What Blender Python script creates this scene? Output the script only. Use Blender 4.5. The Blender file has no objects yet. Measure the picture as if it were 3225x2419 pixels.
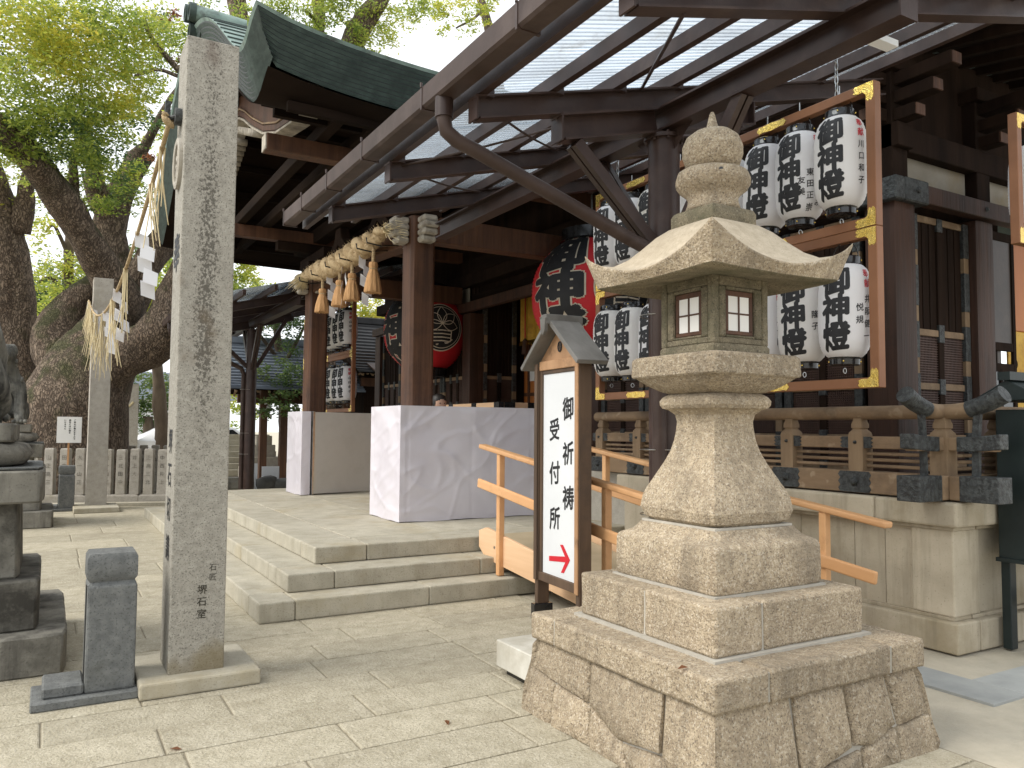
import bpy, bmesh, math, random
import numpy as np
from mathutils import Vector, Matrix
R = math.radians
random.seed(7); rng = np.random.default_rng(7)
SC = bpy.context.scene
COL = SC.collection

# ------------------------------------------------------------------ camera
YAW, PITCH, ROLL = R(30.33), R(3.21), R(0.415)
fw = Vector((math.sin(YAW)*math.cos(PITCH), math.cos(YAW)*math.cos(PITCH), math.sin(PITCH)))
r0 = Vector((math.cos(YAW), -math.sin(YAW), 0)); u0 = r0.cross(fw)
rr = r0*math.cos(ROLL) + u0*math.sin(ROLL); uu = u0*math.cos(ROLL) - r0*math.sin(ROLL)
cam = bpy.data.cameras.new('camera'); cam.sensor_width = 36; cam.lens = 27.91; cam.clip_start = .05; cam.clip_end = 600
co = bpy.data.objects.new('camera', cam); COL.objects.link(co)
co.matrix_world = Matrix(((rr.x, uu.x, -fw.x, 0), (rr.y, uu.y, -fw.y, 0), (rr.z, uu.z, -fw.z, 1.45), (0, 0, 0, 1)))
SC.camera = co

# ------------------------------------------------------------------ sky, sun, exposure
SUN_EL, SUN_AZ = R(46), R(278)          # azimuth clockwise from +Y: the soft sun stands over the open side (-X)
W = bpy.data.worlds.new('World'); SC.world = W; W.use_nodes = True
wn = W.node_tree.nodes; wl = W.node_tree.links; wn.clear()
sky = wn.new('ShaderNodeTexSky'); sky.sky_type = 'NISHITA'; sky.sun_disc = False
sky.sun_elevation = SUN_EL; sky.sun_rotation = SUN_AZ
sky.air_density = 1.0; sky.dust_density = 1.0; sky.ozone_density = 1.0
hs = wn.new('ShaderNodeHueSaturation'); hs.inputs['Saturation'].default_value = .25; hs.inputs['Value'].default_value = 1.0
bg = wn.new('ShaderNodeBackground'); bg.inputs['Strength'].default_value = .115
wo = wn.new('ShaderNodeOutputWorld')
ov = wn.new('ShaderNodeMix'); ov.data_type = 'RGBA'; ov.inputs[0].default_value = .68; ov.inputs[7].default_value = (7.6, 7.8, 8.0, 1)   # thin bright cloud over the whole sky
wl.new(sky.outputs[0], hs.inputs['Color']); wl.new(hs.outputs[0], ov.inputs[6]); wl.new(ov.outputs[2], bg.inputs[0]); wl.new(bg.outputs[0], wo.inputs[0])
sl = bpy.data.lights.new('sun', 'SUN'); sl.energy = 1.5; sl.angle = R(32); sl.color = (1, .95, .86)
so = bpy.data.objects.new('sun', sl); COL.objects.link(so); so.location = (-10, -3, 20)
sd = Vector((math.sin(SUN_AZ)*math.cos(SUN_EL), math.cos(SUN_AZ)*math.cos(SUN_EL), math.sin(SUN_EL)))
so.rotation_euler = sd.to_track_quat('Z', 'Y').to_euler()
vs = SC.view_settings; vs.view_transform = 'Standard'; vs.look = 'None'; vs.gamma = 1; vs.use_curve_mapping = False
vs.exposure = 0.92
SC.cycles.max_bounces = 8; SC.cycles.transparent_max_bounces = 16
SC.cycles.use_denoising = True

# ------------------------------------------------------------------ materials
def _tree(name):
    m = bpy.data.materials.new(name); m.use_nodes = True
    nt = m.node_tree; return m, nt, nt.nodes, nt.links, nt.nodes['Principled BSDF']
def _ramp(nd, stops):
    r = nd.new('ShaderNodeValToRGB'); e = r.color_ramp.elements
    while len(e) < len(stops): e.new(.5)
    for i, (p, c) in enumerate(stops):
        e[i].position = p; e[i].color = (c[0], c[1], c[2], 1) if not isinstance(c, (int, float)) else (c, c, c, 1)
    return r
def _mixc(nd, lk, a, b, fac, mode='MIX'):
    x = nd.new('ShaderNodeMix'); x.data_type = 'RGBA'; x.blend_type = mode
    for sock, v in ((x.inputs[0], fac), (x.inputs[6], a), (x.inputs[7], b)):
        if hasattr(v, 'is_output'): lk.new(v, sock)
        else: sock.default_value = v if isinstance(v, (int, float)) else (v[0], v[1], v[2], 1)
    return x.outputs[2]
def pmat(name, c1, c2, scale=6., stretch=(1, 1, 1), detail=6., rough=.8, c3=None, s3=1.2, t3=(.5, .68), speck=None, speck2=None, bump=.15, bscale=40., rnd=.08, metal=0., spec=.4, streak=None, coat=0.):
    m, nt, nd, lk, b = _tree(name)
    tc = nd.new('ShaderNodeTexCoord'); oi = nd.new('ShaderNodeObjectInfo')
    off = nd.new('ShaderNodeVectorMath'); off.operation = 'MULTIPLY_ADD'          # every object shifts the pattern
    off.inputs[1].default_value = (0, 0, 0)
    cmb = nd.new('ShaderNodeCombineXYZ')
    for i in range(3): lk.new(oi.outputs['Random'], cmb.inputs[i])
    sc_ = nd.new('ShaderNodeVectorMath'); sc_.operation = 'SCALE'; sc_.inputs['Scale'].default_value = 37.
    lk.new(cmb.outputs[0], sc_.inputs[0])
    ad = nd.new('ShaderNodeVectorMath'); ad.operation = 'ADD'
    lk.new(tc.outputs['Object'], ad.inputs[0]); lk.new(sc_.outputs[0], ad.inputs[1])
    mp = nd.new('ShaderNodeMapping'); mp.inputs['Scale'].default_value = stretch; lk.new(ad.outputs[0], mp.inputs[0])
    def noise(s, d=6., vec=None, rgh=.6):
        n = nd.new('ShaderNodeTexNoise'); n.inputs['Scale'].default_value = s; n.inputs['Detail'].default_value = d
        n.inputs['Roughness'].default_value = rgh; lk.new(vec or mp.outputs[0], n.inputs[0]); return n.outputs[0]
    rp = _ramp(nd, [(.32, c1), (.68, c2)]); lk.new(noise(scale, detail), rp.inputs[0]); col = rp.outputs[0]
    for sp in (speck, speck2):
        if sp:                                               # (scale, threshold, colour, amount)
            r_ = _ramp(nd, [(sp[1], 0.), (sp[1]+.07, 1.)]); lk.new(noise(sp[0], 2., ad.outputs[0], .5), r_.inputs[0])
            ml = nd.new('ShaderNodeMath'); ml.operation = 'MULTIPLY'; ml.inputs[1].default_value = sp[3]; lk.new(r_.outputs[0], ml.inputs[0])
            col = _mixc(nd, lk, col, sp[2], ml.outputs[0])
    if c3:
        r_ = _ramp(nd, [(t3[0], 0.), (t3[1], 1.)]); lk.new(noise(s3, 8., ad.outputs[0], .68), r_.inputs[0])
        col = _mixc(nd, lk, col, c3, r_.outputs[0])
    if streak:                                               # (colour, amount): rain streaks running down
        mp2 = nd.new('ShaderNodeMapping'); mp2.inputs['Scale'].default_value = (7, 7, .55); lk.new(ad.outputs[0], mp2.inputs[0])
        r_ = _ramp(nd, [(.5, 0.), (.72, streak[1])]); lk.new(noise(1., 6., mp2.outputs[0], .65), r_.inputs[0])
        col = _mixc(nd, lk, col, streak[0], r_.outputs[0])
    hv = nd.new('ShaderNodeHueSaturation'); mr = nd.new('ShaderNodeMapRange')
    mr.inputs['To Min'].default_value = 1-rnd; mr.inputs['To Max'].default_value = 1+rnd
    lk.new(oi.outputs['Random'], mr.inputs['Value']); lk.new(mr.outputs[0], hv.inputs['Value']); lk.new(col, hv.inputs['Color'])
    lk.new(hv.outputs[0], b.inputs['Base Color'])
    b.inputs['Roughness'].default_value = rough; b.inputs['Metallic'].default_value = metal
    b.inputs['Specular IOR Level'].default_value = spec; b.inputs['Coat Weight'].default_value = coat
    if bump:
        bp = nd.new('ShaderNodeBump'); bp.inputs['Strength'].default_value = bump; bp.inputs['Distance'].default_value = .02
        lk.new(noise(bscale, 5.), bp.inputs['Height']); lk.new(bp.outputs[0], b.inputs['Normal'])
    return m
M = {}
M['granite_tan'] = pmat('granite_tan', (.30, .235, .16), (.50, .41, .29), 30, detail=10, rough=.92, speck=(125, .56, (.10, .08, .06), .65), speck2=(88, .57, (.60, .53, .42), .65), c3=(.19, .155, .11), s3=1.9, t3=(.5, .8), streak=((.13, .108, .08), .5), bump=.9, bscale=65, rnd=.16)
M['granite_worn_skylit'] = pmat('granite_worn_skylit', (.40, .335, .245), (.52, .445, .335), 24, detail=10, rough=.9, speck=(120, .62, (.2, .165, .12), .5), c3=(.33, .27, .19), s3=2.5, t3=(.5, .8), bump=.35, bscale=70, rnd=.05)
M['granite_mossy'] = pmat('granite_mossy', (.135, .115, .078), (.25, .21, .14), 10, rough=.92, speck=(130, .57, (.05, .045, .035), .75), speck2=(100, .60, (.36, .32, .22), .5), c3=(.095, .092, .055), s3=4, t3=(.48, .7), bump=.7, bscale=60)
M['mortar'] = pmat('mortar', (.37, .345, .295), (.46, .43, .37), 14, rough=.95, bump=.3, bscale=60)
M['granite_gray'] = pmat('granite_gray', (.36, .33, .285), (.46, .43, .375), 12, rough=.9, speck=(70, .63, (.13, .115, .09), .6), c3=(.30, .265, .19), s3=1.4, t3=(.52, .8), bump=.25, bscale=80, rnd=.04)
M['granite_blue'] = pmat('granite_blue', (.115, .12, .118), (.19, .195, .188), 20, rough=.85, speck=(95, .58, (.06, .06, .058), .6), c3=(.09, .092, .078), s3=2, t3=(.55, .8), bump=.35, bscale=80)
M['granite_old'] = pmat('granite_old', (.16, .15, .125), (.27, .255, .215), 5, rough=.92, speck=(75, .62, (.09, .08, .07), .5), c3=(.05, .046, .038), s3=1.6, t3=(.46, .64), streak=((.045, .04, .034), .85), bump=.35, bscale=50)
M['granite_pale'] = pmat('granite_pale', (.38, .35, .275), (.50, .465, .375), 5, rough=.88, speck=(90, .60, (.22, .195, .15), .5), c3=(.36, .295, .175), s3=1.1, t3=(.52, .8), streak=((.26, .225, .15), .4), bump=.2, bscale=60, rnd=.07)
M['base_stone'] = pmat('base_stone', (.39, .335, .245), (.50, .44, .335), 3.5, rough=.88, speck=(80, .64, (.2, .17, .12), .4), c3=(.29, .24, .15), s3=1.3, t3=(.5, .74), streak=((.19, .165, .115), .6), bump=.12, bscale=60, rnd=.07)
M['paving'] = pmat('paving', (.365, .325, .235), (.505, .458, .35), 10, detail=10, rough=.92, speck=(80, .57, (.235, .20, .14), .55), speck2=(105, .6, (.66, .62, .52), .55), c3=(.29, .25, .175), s3=1.3, t3=(.52, .85), bump=.8, bscale=52, rnd=.08)
M['joint'] = pmat('joint', (.23, .20, .145), (.33, .29, .215), 14, rough=.95, bump=.3)
M['soil'] = pmat('soil', (.40, .36, .28), (.52, .47, .37), 3, rough=.95, c3=(.30, .28, .23), s3=.6, t3=(.55, .8), bump=.35, bscale=60)
M['slate_strip'] = pmat('slate_strip', (.30, .31, .30), (.40, .41, .39), 4, rough=.85, bump=.1)
M['lion_stone'] = pmat('lion_stone', (.075, .075, .068), (.20, .195, .17), 6, (1, 1, .5), rough=.92, c3=(.03, .03, .028), s3=2.4, t3=(.46, .62), streak=((.33, .32, .28), .7), bump=.6, bscale=40)
M['copper_gap_shade'] = pmat('copper_gap_shade', (.010, .014, .013), (.018, .022, .02), 7, rough=.7, bump=0)
M['concrete'] = pmat('concrete', (.50, .48, .42), (.62, .60, .54), 5, rough=.9, c3=(.4, .37, .3), s3=2, bump=.12)
M['steel'] = pmat('steel', (.030, .017, .014), (.055, .033, .027), 5, rough=.42, c3=(.07, .047, .036), s3=2.5, t3=(.55, .8), bump=.05, spec=.35, rnd=.1)
M['steel_gutter'] = pmat('steel_gutter', (.040, .025, .020), (.068, .045, .037), 4, rough=.5, c3=(.095, .07, .06), s3=2, t3=(.5, .8), bump=.04, spec=.25)
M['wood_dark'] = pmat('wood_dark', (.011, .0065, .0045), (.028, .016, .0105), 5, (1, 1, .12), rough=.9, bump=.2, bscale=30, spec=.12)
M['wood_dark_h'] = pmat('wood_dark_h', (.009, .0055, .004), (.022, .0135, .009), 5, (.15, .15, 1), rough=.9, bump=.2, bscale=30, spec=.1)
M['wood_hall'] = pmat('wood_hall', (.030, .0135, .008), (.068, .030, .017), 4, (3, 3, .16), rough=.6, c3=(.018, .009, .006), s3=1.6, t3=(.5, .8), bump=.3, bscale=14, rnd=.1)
M['wood_post'] = pmat('wood_post', (.058, .025, .013), (.128, .057, .028), 4, (3, 3, .16), rough=.6, c3=(.03, .015, .009), s3=1.6, t3=(.5, .8), bump=.3, bscale=14, rnd=.05)
M['wood_orange'] = pmat('wood_orange', (.56, .29, .13), (.73, .43, .21), 7, (.3, .06, .3), rough=.5, c3=(.48, .25, .11), s3=7, t3=(.55, .8), bump=.12, rnd=.08)
M['wood_new'] = pmat('wood_new', (.62, .39, .22), (.76, .51, .31), 3, (1, .2, 3), rough=.6, bump=.08, rnd=.08)
M['ply'] = pmat('ply', (.42, .34, .22), (.52, .43, .29), 3, rough=.7, bump=.05)
M['wood_rack'] = pmat('wood_rack', (.185, .078, .034), (.28, .125, .058), 5, (.3, .3, .3), rough=.5, bump=.08, rnd=.08)
M['wood_aged'] = pmat('wood_aged', (.19, .125, .072), (.31, .215, .13), 5, (1, .18, 1), rough=.78, c3=(.12, .082, .052), s3=2.5, t3=(.48, .75), speck=(9, .6, (.40, .31, .21), .5), bump=.25, bscale=25, rnd=.1)
M['wood_aged_v'] = pmat('wood_aged_v', (.19, .125, .072), (.30, .21, .125), 6, (1, 1, .16), rough=.78, c3=(.12, .082, .052), s3=2, t3=(.48, .75), bump=.25, bscale=25, rnd=.1)
M['wood_sign'] = pmat('wood_sign', (.075, .047, .030), (.145, .092, .057), 7, (1, 1, .12), rough=.7, c3=(.08, .055, .04), s3=2, bump=.2, bscale=25)
M['wood_sign_light'] = pmat('wood_sign_light', (.36, .20, .10), (.48, .28, .15), 7, (1, 1, .3), rough=.65, c3=(.16, .095, .055), s3=5, t3=(.55, .75), bump=.15)
M['wood_sign_grey'] = pmat('wood_sign_grey', (.12, .112, .10), (.21, .20, .185), 6, (1, .2, 1), rough=.6, bump=.12)
M['lacquer_door'] = pmat('lacquer_door', (.030, .021, .016), (.060, .040, .028), 4, rough=.42, bump=.05)
M['lattice'] = pmat('lattice', (.06, .032, .024), (.10, .055, .04), 5, rough=.6, bump=.1)
M['black'] = pmat('black', (.012, .012, .013), (.020, .020, .021), 5, rough=.16, bump=0, spec=.6)
M['ink'] = pmat('ink', (.012, .012, .014), (.022, .022, .024), 9, rough=.6, bump=0)
M['ink_red'] = pmat('ink_red', (.55, .02, .03), (.62, .03, .05), 9, rough=.6, bump=0)
M['arrow_red'] = pmat('arrow_red', (.66, .015, .03), (.70, .02, .04), 3, rough=.4, bump=0)
M['outline'] = pmat('outline', (.60, .52, .40), (.70, .62, .50), 9, rough=.7, bump=0)
M['strap'] = pmat('strap', (.042, .046, .046), (.085, .092, .09), 16, rough=.55, c3=(.035, .036, .036), s3=30, t3=(.48, .56), bump=.7, bscale=35, metal=.3, spec=.5)
M['gold'] = pmat('gold', (.83, .55, .11), (.95, .70, .22), 20, rough=.26, bump=.35, bscale=60, metal=1.)
M['chrome'] = pmat('chrome', (.45, .45, .44), (.6, .6, .58), 20, rough=.3, bump=0, metal=1.)
M['copper'] = pmat('copper', (.026, .042, .038), (.055, .082, .072), 7, (1, 1, 2.5), rough=.6, c3=(.10, .155, .135), s3=3.4, t3=(.56, .8), streak=((.018, .028, .026), .8), bump=.12, bscale=30)
M['copper_light'] = pmat('copper_light', (.13, .20, .18), (.27, .36, .32), 5, rough=.55, c3=(.08, .09, .085), s3=4, t3=(.5, .7), bump=.12)
M['white_wood'] = pmat('white_wood', (.30, .27, .22), (.46, .42, .35), 8, rough=.8, c3=(.14, .115, .09), s3=6, t3=(.48, .7), bump=.15)
M['plaster'] = pmat('plaster', (.24, .215, .17), (.32, .29, .235), 3, rough=.9, c3=(.26, .20, .11), s3=1.6, t3=(.52, .75), bump=.06)
M['sheet'] = pmat('sheet', (.60, .565, .615), (.67, .64, .685), 1.6, rough=.30, bump=.0, spec=.5)
M['panel_white'] = pmat('panel_white', (.52, .51, .48), (.62, .61, .58), 2, rough=.4, c3=(.46, .45, .42), s3=1, bump=.02)
M['sign_white'] = pmat('sign_white', (.78, .80, .82), (.84, .86, .88), 2, rough=.35, bump=0)
M['paper_card'] = pmat('paper_card', (.80, .79, .76), (.86, .85, .82), 3, rough=.8, bump=.02)
M['shide'] = pmat('shide', (.80, .80, .82), (.86, .86, .87), 3, rough=.7, bump=0)
M['straw'] = pmat('straw', (.50, .41, .24), (.70, .60, .38), 12, (1, 1, .3), rough=.85, bump=.2, rnd=.15)
M['rope_fibre'] = pmat('rope_fibre', (.42, .30, .16), (.62, .48, .29), 10, (1, 1, 1), rough=.9, c3=(.30, .20, .10), s3=14, t3=(.5, .7), bump=1., bscale=70)
M['tassel'] = pmat('tassel', (.38, .205, .085), (.56, .33, .155), 26, (1.6, 1.6, .06), rough=.9, bump=.8, bscale=30)
M['bark'] = pmat('bark', (.13, .09, .062), (.30, .23, .17), 7, (1, 1, .35), detail=9, rough=.95, c3=(.065, .07, .026), s3=.7, t3=(.56, .74), speck=(26, .6, (.36, .29, .215), .6), bump=1., bscale=13, rnd=.1)
M['carved_dark'] = pmat('carved_dark', (.03, .028, .02), (.07, .062, .045), 30, rough=.9, bump=.2)
def bark_mat():
    m = M['bark']; nt = m.node_tree; nd = nt.nodes; lk = nt.links; b = nd['Principled BSDF']; src = b.inputs['Base Color'].links[0].from_socket
    tc = nd.new('ShaderNodeTexCoord'); mp = nd.new('ShaderNodeMapping'); mp.inputs['Scale'].default_value = (1, 1, .38); lk.new(tc.outputs['Object'], mp.inputs[0])
    nz = nd.new('ShaderNodeTexNoise'); nz.inputs['Scale'].default_value = 9; nz.inputs['Detail'].default_value = 8; lk.new(mp.outputs[0], nz.inputs[0])
    ds = nd.new('ShaderNodeMix'); ds.data_type = 'RGBA'; ds.inputs[0].default_value = .22; lk.new(mp.outputs[0], ds.inputs[6]); lk.new(nz.outputs[1], ds.inputs[7])
    vo = nd.new('ShaderNodeTexVoronoi'); vo.feature = 'DISTANCE_TO_EDGE'; vo.inputs['Scale'].default_value = 23; lk.new(ds.outputs[2], vo.inputs['Vector'])
    r_ = _ramp(nd, [(.0, .22), (.17, 1.)]); lk.new(vo.outputs['Distance'], r_.inputs[0])
    c = _mixc(nd, lk, (.045, .030, .020), src, r_.outputs[0])
    ge = nd.new('ShaderNodeNewGeometry'); sp = nd.new('ShaderNodeSeparateXYZ'); lk.new(ge.outputs['Normal'], sp.inputs[0])   # moss grows on the upper sides of the limbs
    n3 = nd.new('ShaderNodeTexNoise'); n3.inputs['Scale'].default_value = 2.2; n3.inputs['Detail'].default_value = 8; lk.new(tc.outputs['Object'], n3.inputs[0])
    q = nd.new('ShaderNodeMath'); q.operation = 'MULTIPLY_ADD'; q.inputs[1].default_value = .30; lk.new(sp.outputs[2], q.inputs[0]); lk.new(n3.outputs[0], q.inputs[2])
    r2 = _ramp(nd, [(.60, 0.), (.74, .8)]); lk.new(q.outputs[0], r2.inputs[0]); c = _mixc(nd, lk, c, (.055, .062, .018), r2.outputs[0]); lk.new(c, b.inputs['Base Color'])
    bp = nd.new('ShaderNodeBump'); bp.inputs['Strength'].default_value = 1.; bp.inputs['Distance'].default_value = .03; lk.new(r_.outputs[0], bp.inputs['Height'])
    lk.new(b.inputs['Normal'].links[0].from_socket, bp.inputs['Normal']); lk.new(bp.outputs[0], b.inputs['Normal'])
bark_mat()
M['bark_far'] = pmat('bark_far', (.07, .05, .035), (.13, .10, .07), 6, (1, 1, .3), rough=.95, bump=.8, bscale=12)
M['red_paper'] = pmat('red_paper', (.50, .012, .018), (.58, .02, .028), 3, rough=.55, bump=0)
M['curtain_gold'] = pmat('curtain_gold', (.58, .33, .03), (.68, .42, .06), 5, rough=.6, c3=(.4, .2, .03), s3=6, bump=.05)
M['wall_orange'] = pmat('wall_orange', (.40, .13, .03), (.50, .18, .05), 3, (1, 1, .2), rough=.5, bump=.05)
M['tile_roof'] = pmat('tile_roof', (.12, .14, .175), (.17, .195, .235), 4, rough=.55, bump=.08, spec=.25)
M['tile_dark'] = pmat('tile_dark', (.028, .029, .031), (.05, .05, .053), 4, rough=.6, bump=.08, spec=.2)
M['stand_green'] = pmat('stand_green', (.010, .017, .017), (.018, .028, .027), 4, rough=.45, bump=.04)
M['tent_white'] = pmat('tent_white', (.75, .76, .78), (.83, .84, .86), 2, rough=.6, bump=0)
M['rock'] = pmat('rock', (.05, .05, .048), (.12, .115, .105), 4, rough=.9, bump=.5, bscale=10)
M['car_paint'] = pmat('car_paint', (.05, .055, .065), (.06, .065, .075), 2, rough=.2, bump=0, coat=.5)
M['cloth_blue'] = pmat('cloth_blue', (.08, .11, .35), (.12, .16, .45), 8, rough=.8, bump=.05)
M['skin'] = pmat('skin', (.42, .25, .17), (.5, .31, .22), 6, rough=.55, bump=0)
M['hair'] = pmat('hair', (.012, .010, .009), (.025, .02, .018), 20, rough=.5, bump=.2)
def paper_mat():
    m, nt, nd, lk, b = _tree('lantern_paper')
    oi = nd.new('ShaderNodeObjectInfo'); rp = _ramp(nd, [(0, (.86, .85, .86)), (.7, (.88, .87, .89)), (1, (.84, .81, .75))]); lk.new(oi.outputs['Random'], rp.inputs[0]); lk.new(rp.outputs[0], b.inputs['Base Color']); b.inputs['Roughness'].default_value = .55
    t = nd.new('ShaderNodeBsdfTranslucent'); t.inputs[0].default_value = (.85, .83, .82, 1)
    mx = nd.new('ShaderNodeMixShader'); mx.inputs[0].default_value = .3
    lk.new(b.outputs[0], mx.inputs[1]); lk.new(t.outputs[0], mx.inputs[2]); lk.new(mx.outputs[0], nd['Material Output'].inputs[0]); return m
M['lantern_paper'] = paper_mat()
def sheet_mat(name, tint, tr):
    m, nt, nd, lk, b = _tree(name)
    tc = nd.new('ShaderNodeTexCoord'); n = nd.new('ShaderNodeTexNoise'); n.inputs['Scale'].default_value = 2.2; n.inputs['Detail'].default_value = 8
    mp = nd.new('ShaderNodeMapping'); mp.inputs['Scale'].default_value = (.35, 2.5, 1); lk.new(tc.outputs['Object'], mp.inputs[0]); lk.new(mp.outputs[0], n.inputs[0])
    r_ = _ramp(nd, [(.35, tint), (.75, tuple(c*.55 for c in tint))]); lk.new(n.outputs[0], r_.inputs[0])
    n2 = nd.new('ShaderNodeTexNoise'); n2.inputs['Scale'].default_value = 3.4; n2.inputs['Detail'].default_value = 10; n2.inputs['Roughness'].default_value = .7; lk.new(tc.outputs['Object'], n2.inputs[0])
    r3 = _ramp(nd, [(.55, 0.), (.74, .75)]); lk.new(n2.outputs[0], r3.inputs[0]); dc = _mixc(nd, lk, r_.outputs[0], (.34, .30, .22), r3.outputs[0])
    a = nd.new('ShaderNodeBsdfTransparent'); lk.new(dc, a.inputs[0])
    t = nd.new('ShaderNodeBsdfTranslucent'); t.inputs[0].default_value = (.72, .78, .84, 1)
    mx = nd.new('ShaderNodeMixShader'); mx.inputs[0].default_value = tr
    lk.new(a.outputs[0], mx.inputs[1]); lk.new(t.outputs[0], mx.inputs[2])
    g = nd.new('ShaderNodeBsdfGlossy'); g.inputs['Roughness'].default_value = .25; g.inputs[0].default_value = (.8, .85, .9, 1)
    m2 = nd.new('ShaderNodeMixShader'); lw = nd.new('ShaderNodeLayerWeight'); lw.inputs[0].default_value = .35; ml = nd.new('ShaderNodeMath'); ml.operation = 'MULTIPLY'; ml.inputs[1].default_value = .55; lk.new(lw.outputs['Facing'], ml.inputs[0]); lk.new(ml.outputs[0], m2.inputs[0]); lk.new(mx.outputs[0], m2.inputs[1]); lk.new(g.outputs[0], m2.inputs[2])
    lk.new(m2.outputs[0], nd['Material Output'].inputs[0]); return m
M['corrugated'] = sheet_mat('corrugated', (.86, .925, .98), .20)
def leaf_mat(name, cs, yellow=.5):
    m, nt, nd, lk, b = _tree(name)
    g = nd.new('ShaderNodeNewGeometry'); rp = _ramp(nd, [(i/(len(cs)-1), c) for i, c in enumerate(cs)])
    tc = nd.new('ShaderNodeTexCoord'); n = nd.new('ShaderNodeTexNoise'); n.inputs['Scale'].default_value = .55; n.inputs['Detail'].default_value = 3
    lk.new(tc.outputs['Object'], n.inputs[0])
    ma = nd.new('ShaderNodeMath'); ma.operation = 'MULTIPLY_ADD'; ma.inputs[1].default_value = 1.5; ma.inputs[2].default_value = -.5; lk.new(n.outputs[0], ma.inputs[0])
    mm = nd.new('ShaderNodeMath'); mm.operation = 'MULTIPLY_ADD'; mm.inputs[1].default_value = .55; lk.new(g.outputs['Random Per Island'], mm.inputs[0]); lk.new(ma.outputs[0], mm.inputs[2])
    lk.new(mm.outputs[0], rp.inputs[0]); lk.new(rp.outputs[0], b.inputs['Base Color']); b.inputs['Roughness'].default_value = .5
    t = nd.new('ShaderNodeBsdfTranslucent'); hv = nd.new('ShaderNodeHueSaturation'); hv.inputs['Value'].default_value = 2.2; hv.inputs['Hue'].default_value = .49
    lk.new(rp.outputs[0], hv.inputs['Color']); lk.new(hv.outputs[0], t.inputs[0])
    mx = nd.new('ShaderNodeMixShader'); mx.inputs[0].default_value = .5
    lk.new(b.outputs[0], mx.inputs[1]); lk.new(t.outputs[0], mx.inputs[2]); lk.new(mx.outputs[0], nd['Material Output'].inputs[0]); return m
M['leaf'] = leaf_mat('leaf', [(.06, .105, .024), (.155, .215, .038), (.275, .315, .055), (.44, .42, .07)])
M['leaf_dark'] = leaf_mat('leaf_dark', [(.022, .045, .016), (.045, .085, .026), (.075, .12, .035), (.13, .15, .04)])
M['leaf_yellow'] = leaf_mat('leaf_yellow', [(.11, .16, .03), (.22, .26, .04), (.36, .35, .055), (.50, .42, .06)])
M['leaf_brown'] = leaf_mat('leaf_brown', [(.08, .035, .015), (.16, .07, .03), (.24, .11, .04)])
def glass_mat():
    m, nt, nd, lk, b = _tree('window_glass')
    b.inputs['Base Color'].default_value = (.02, .022, .024, 1); b.inputs['Roughness'].default_value = .04; b.inputs['Specular IOR Level'].default_value = .9
    return m
M['glass'] = glass_mat()
def pillar_mat():                                          # granite gate pillar: black lichen grown in a ragged streak down its faces
    m = pmat('granite_pillar', (.275, .258, .22), (.385, .365, .315), 26, rough=.9, speck=(110, .57, (.10, .09, .075), .65), speck2=(80, .62, (.5, .47, .41), .4), bump=.4, bscale=80, rnd=.02)
    nt = m.node_tree; nd = nt.nodes; lk = nt.links; b = nd['Principled BSDF']
    src = b.inputs['Base Color'].links[0].from_socket
    tc = nd.new('ShaderNodeTexCoord'); sx = nd.new('ShaderNodeSeparateXYZ'); lk.new(tc.outputs['Object'], sx.inputs[0])
    def rng_(sock, a, b_, c, d):
        q = nd.new('ShaderNodeMapRange'); q.interpolation_type = 'SMOOTHSTEP'
        for k, v in zip(('From Min', 'From Max', 'To Min', 'To Max'), (a, b_, c, d)): q.inputs[k].default_value = v
        lk.new(sock, q.inputs['Value']); return q.outputs[0]
    def mul(a, b_):
        q = nd.new('ShaderNodeMath'); q.operation = 'MULTIPLY'; lk.new(a, q.inputs[0]); lk.new(b_, q.inputs[1]); return q.outputs[0]
    xm = mul(rng_(sx.outputs[0], -.13, .0, 0, 1), rng_(sx.outputs[0], .0, .12, 1, 0))
    zm = mul(rng_(sx.outputs[2], .9, 1.9, .0, 1), rng_(sx.outputs[2], 2.9, 3.3, 1, .75))
    n = nd.new('ShaderNodeTexNoise'); n.inputs['Scale'].default_value = 75; n.inputs['Detail'].default_value = 8; n.inputs['Roughness'].default_value = .65
    mp = nd.new('ShaderNodeMapping'); mp.inputs['Scale'].default_value = (1, 1, .8); lk.new(tc.outputs['Object'], mp.inputs[0]); lk.new(mp.outputs[0], n.inputs[0])
    n2 = nd.new('ShaderNodeTexNoise'); n2.inputs['Scale'].default_value = 3.2; n2.inputs['Detail'].default_value = 4; lk.new(mp.outputs[0], n2.inputs[0])
    s = nd.new('ShaderNodeMath'); s.operation = 'MULTIPLY_ADD'; s.inputs[1].default_value = .22; lk.new(mul(xm, zm), s.inputs[0]); lk.new(n.outputs[0], s.inputs[2])
    s2 = nd.new('ShaderNodeMath'); s2.operation = 'MULTIPLY_ADD'; s2.inputs[1].default_value = .22; lk.new(n2.outputs[0], s2.inputs[0]); lk.new(s.outputs[0], s2.inputs[2])
    f1 = rng_(s2.outputs[0], .755, .87, 0, .82)
    c = _mixc(nd, lk, src, (.075, .068, .055), f1)
    top = mul(rng_(sx.outputs[2], 3.2, 3.75, 0, .28), xm)
    s3 = nd.new('ShaderNodeMath'); s3.operation = 'ADD'; lk.new(n2.outputs[0], s3.inputs[0]); lk.new(top, s3.inputs[1])
    c = _mixc(nd, lk, c, (.14, .105, .085), rng_(s3.outputs[0], .58, .78, 0, .7))
    s4 = nd.new('ShaderNodeMath'); s4.operation = 'ADD'; lk.new(n2.outputs[0], s4.inputs[0]); lk.new(rng_(sx.outputs[2], .0, .6, .25, 0), s4.inputs[1])
    c = _mixc(nd, lk, c, (.19, .15, .075), rng_(s4.outputs[0], .6, .85, 0, .7))
    lk.new(c, b.inputs['Base Color']); return m
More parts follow.
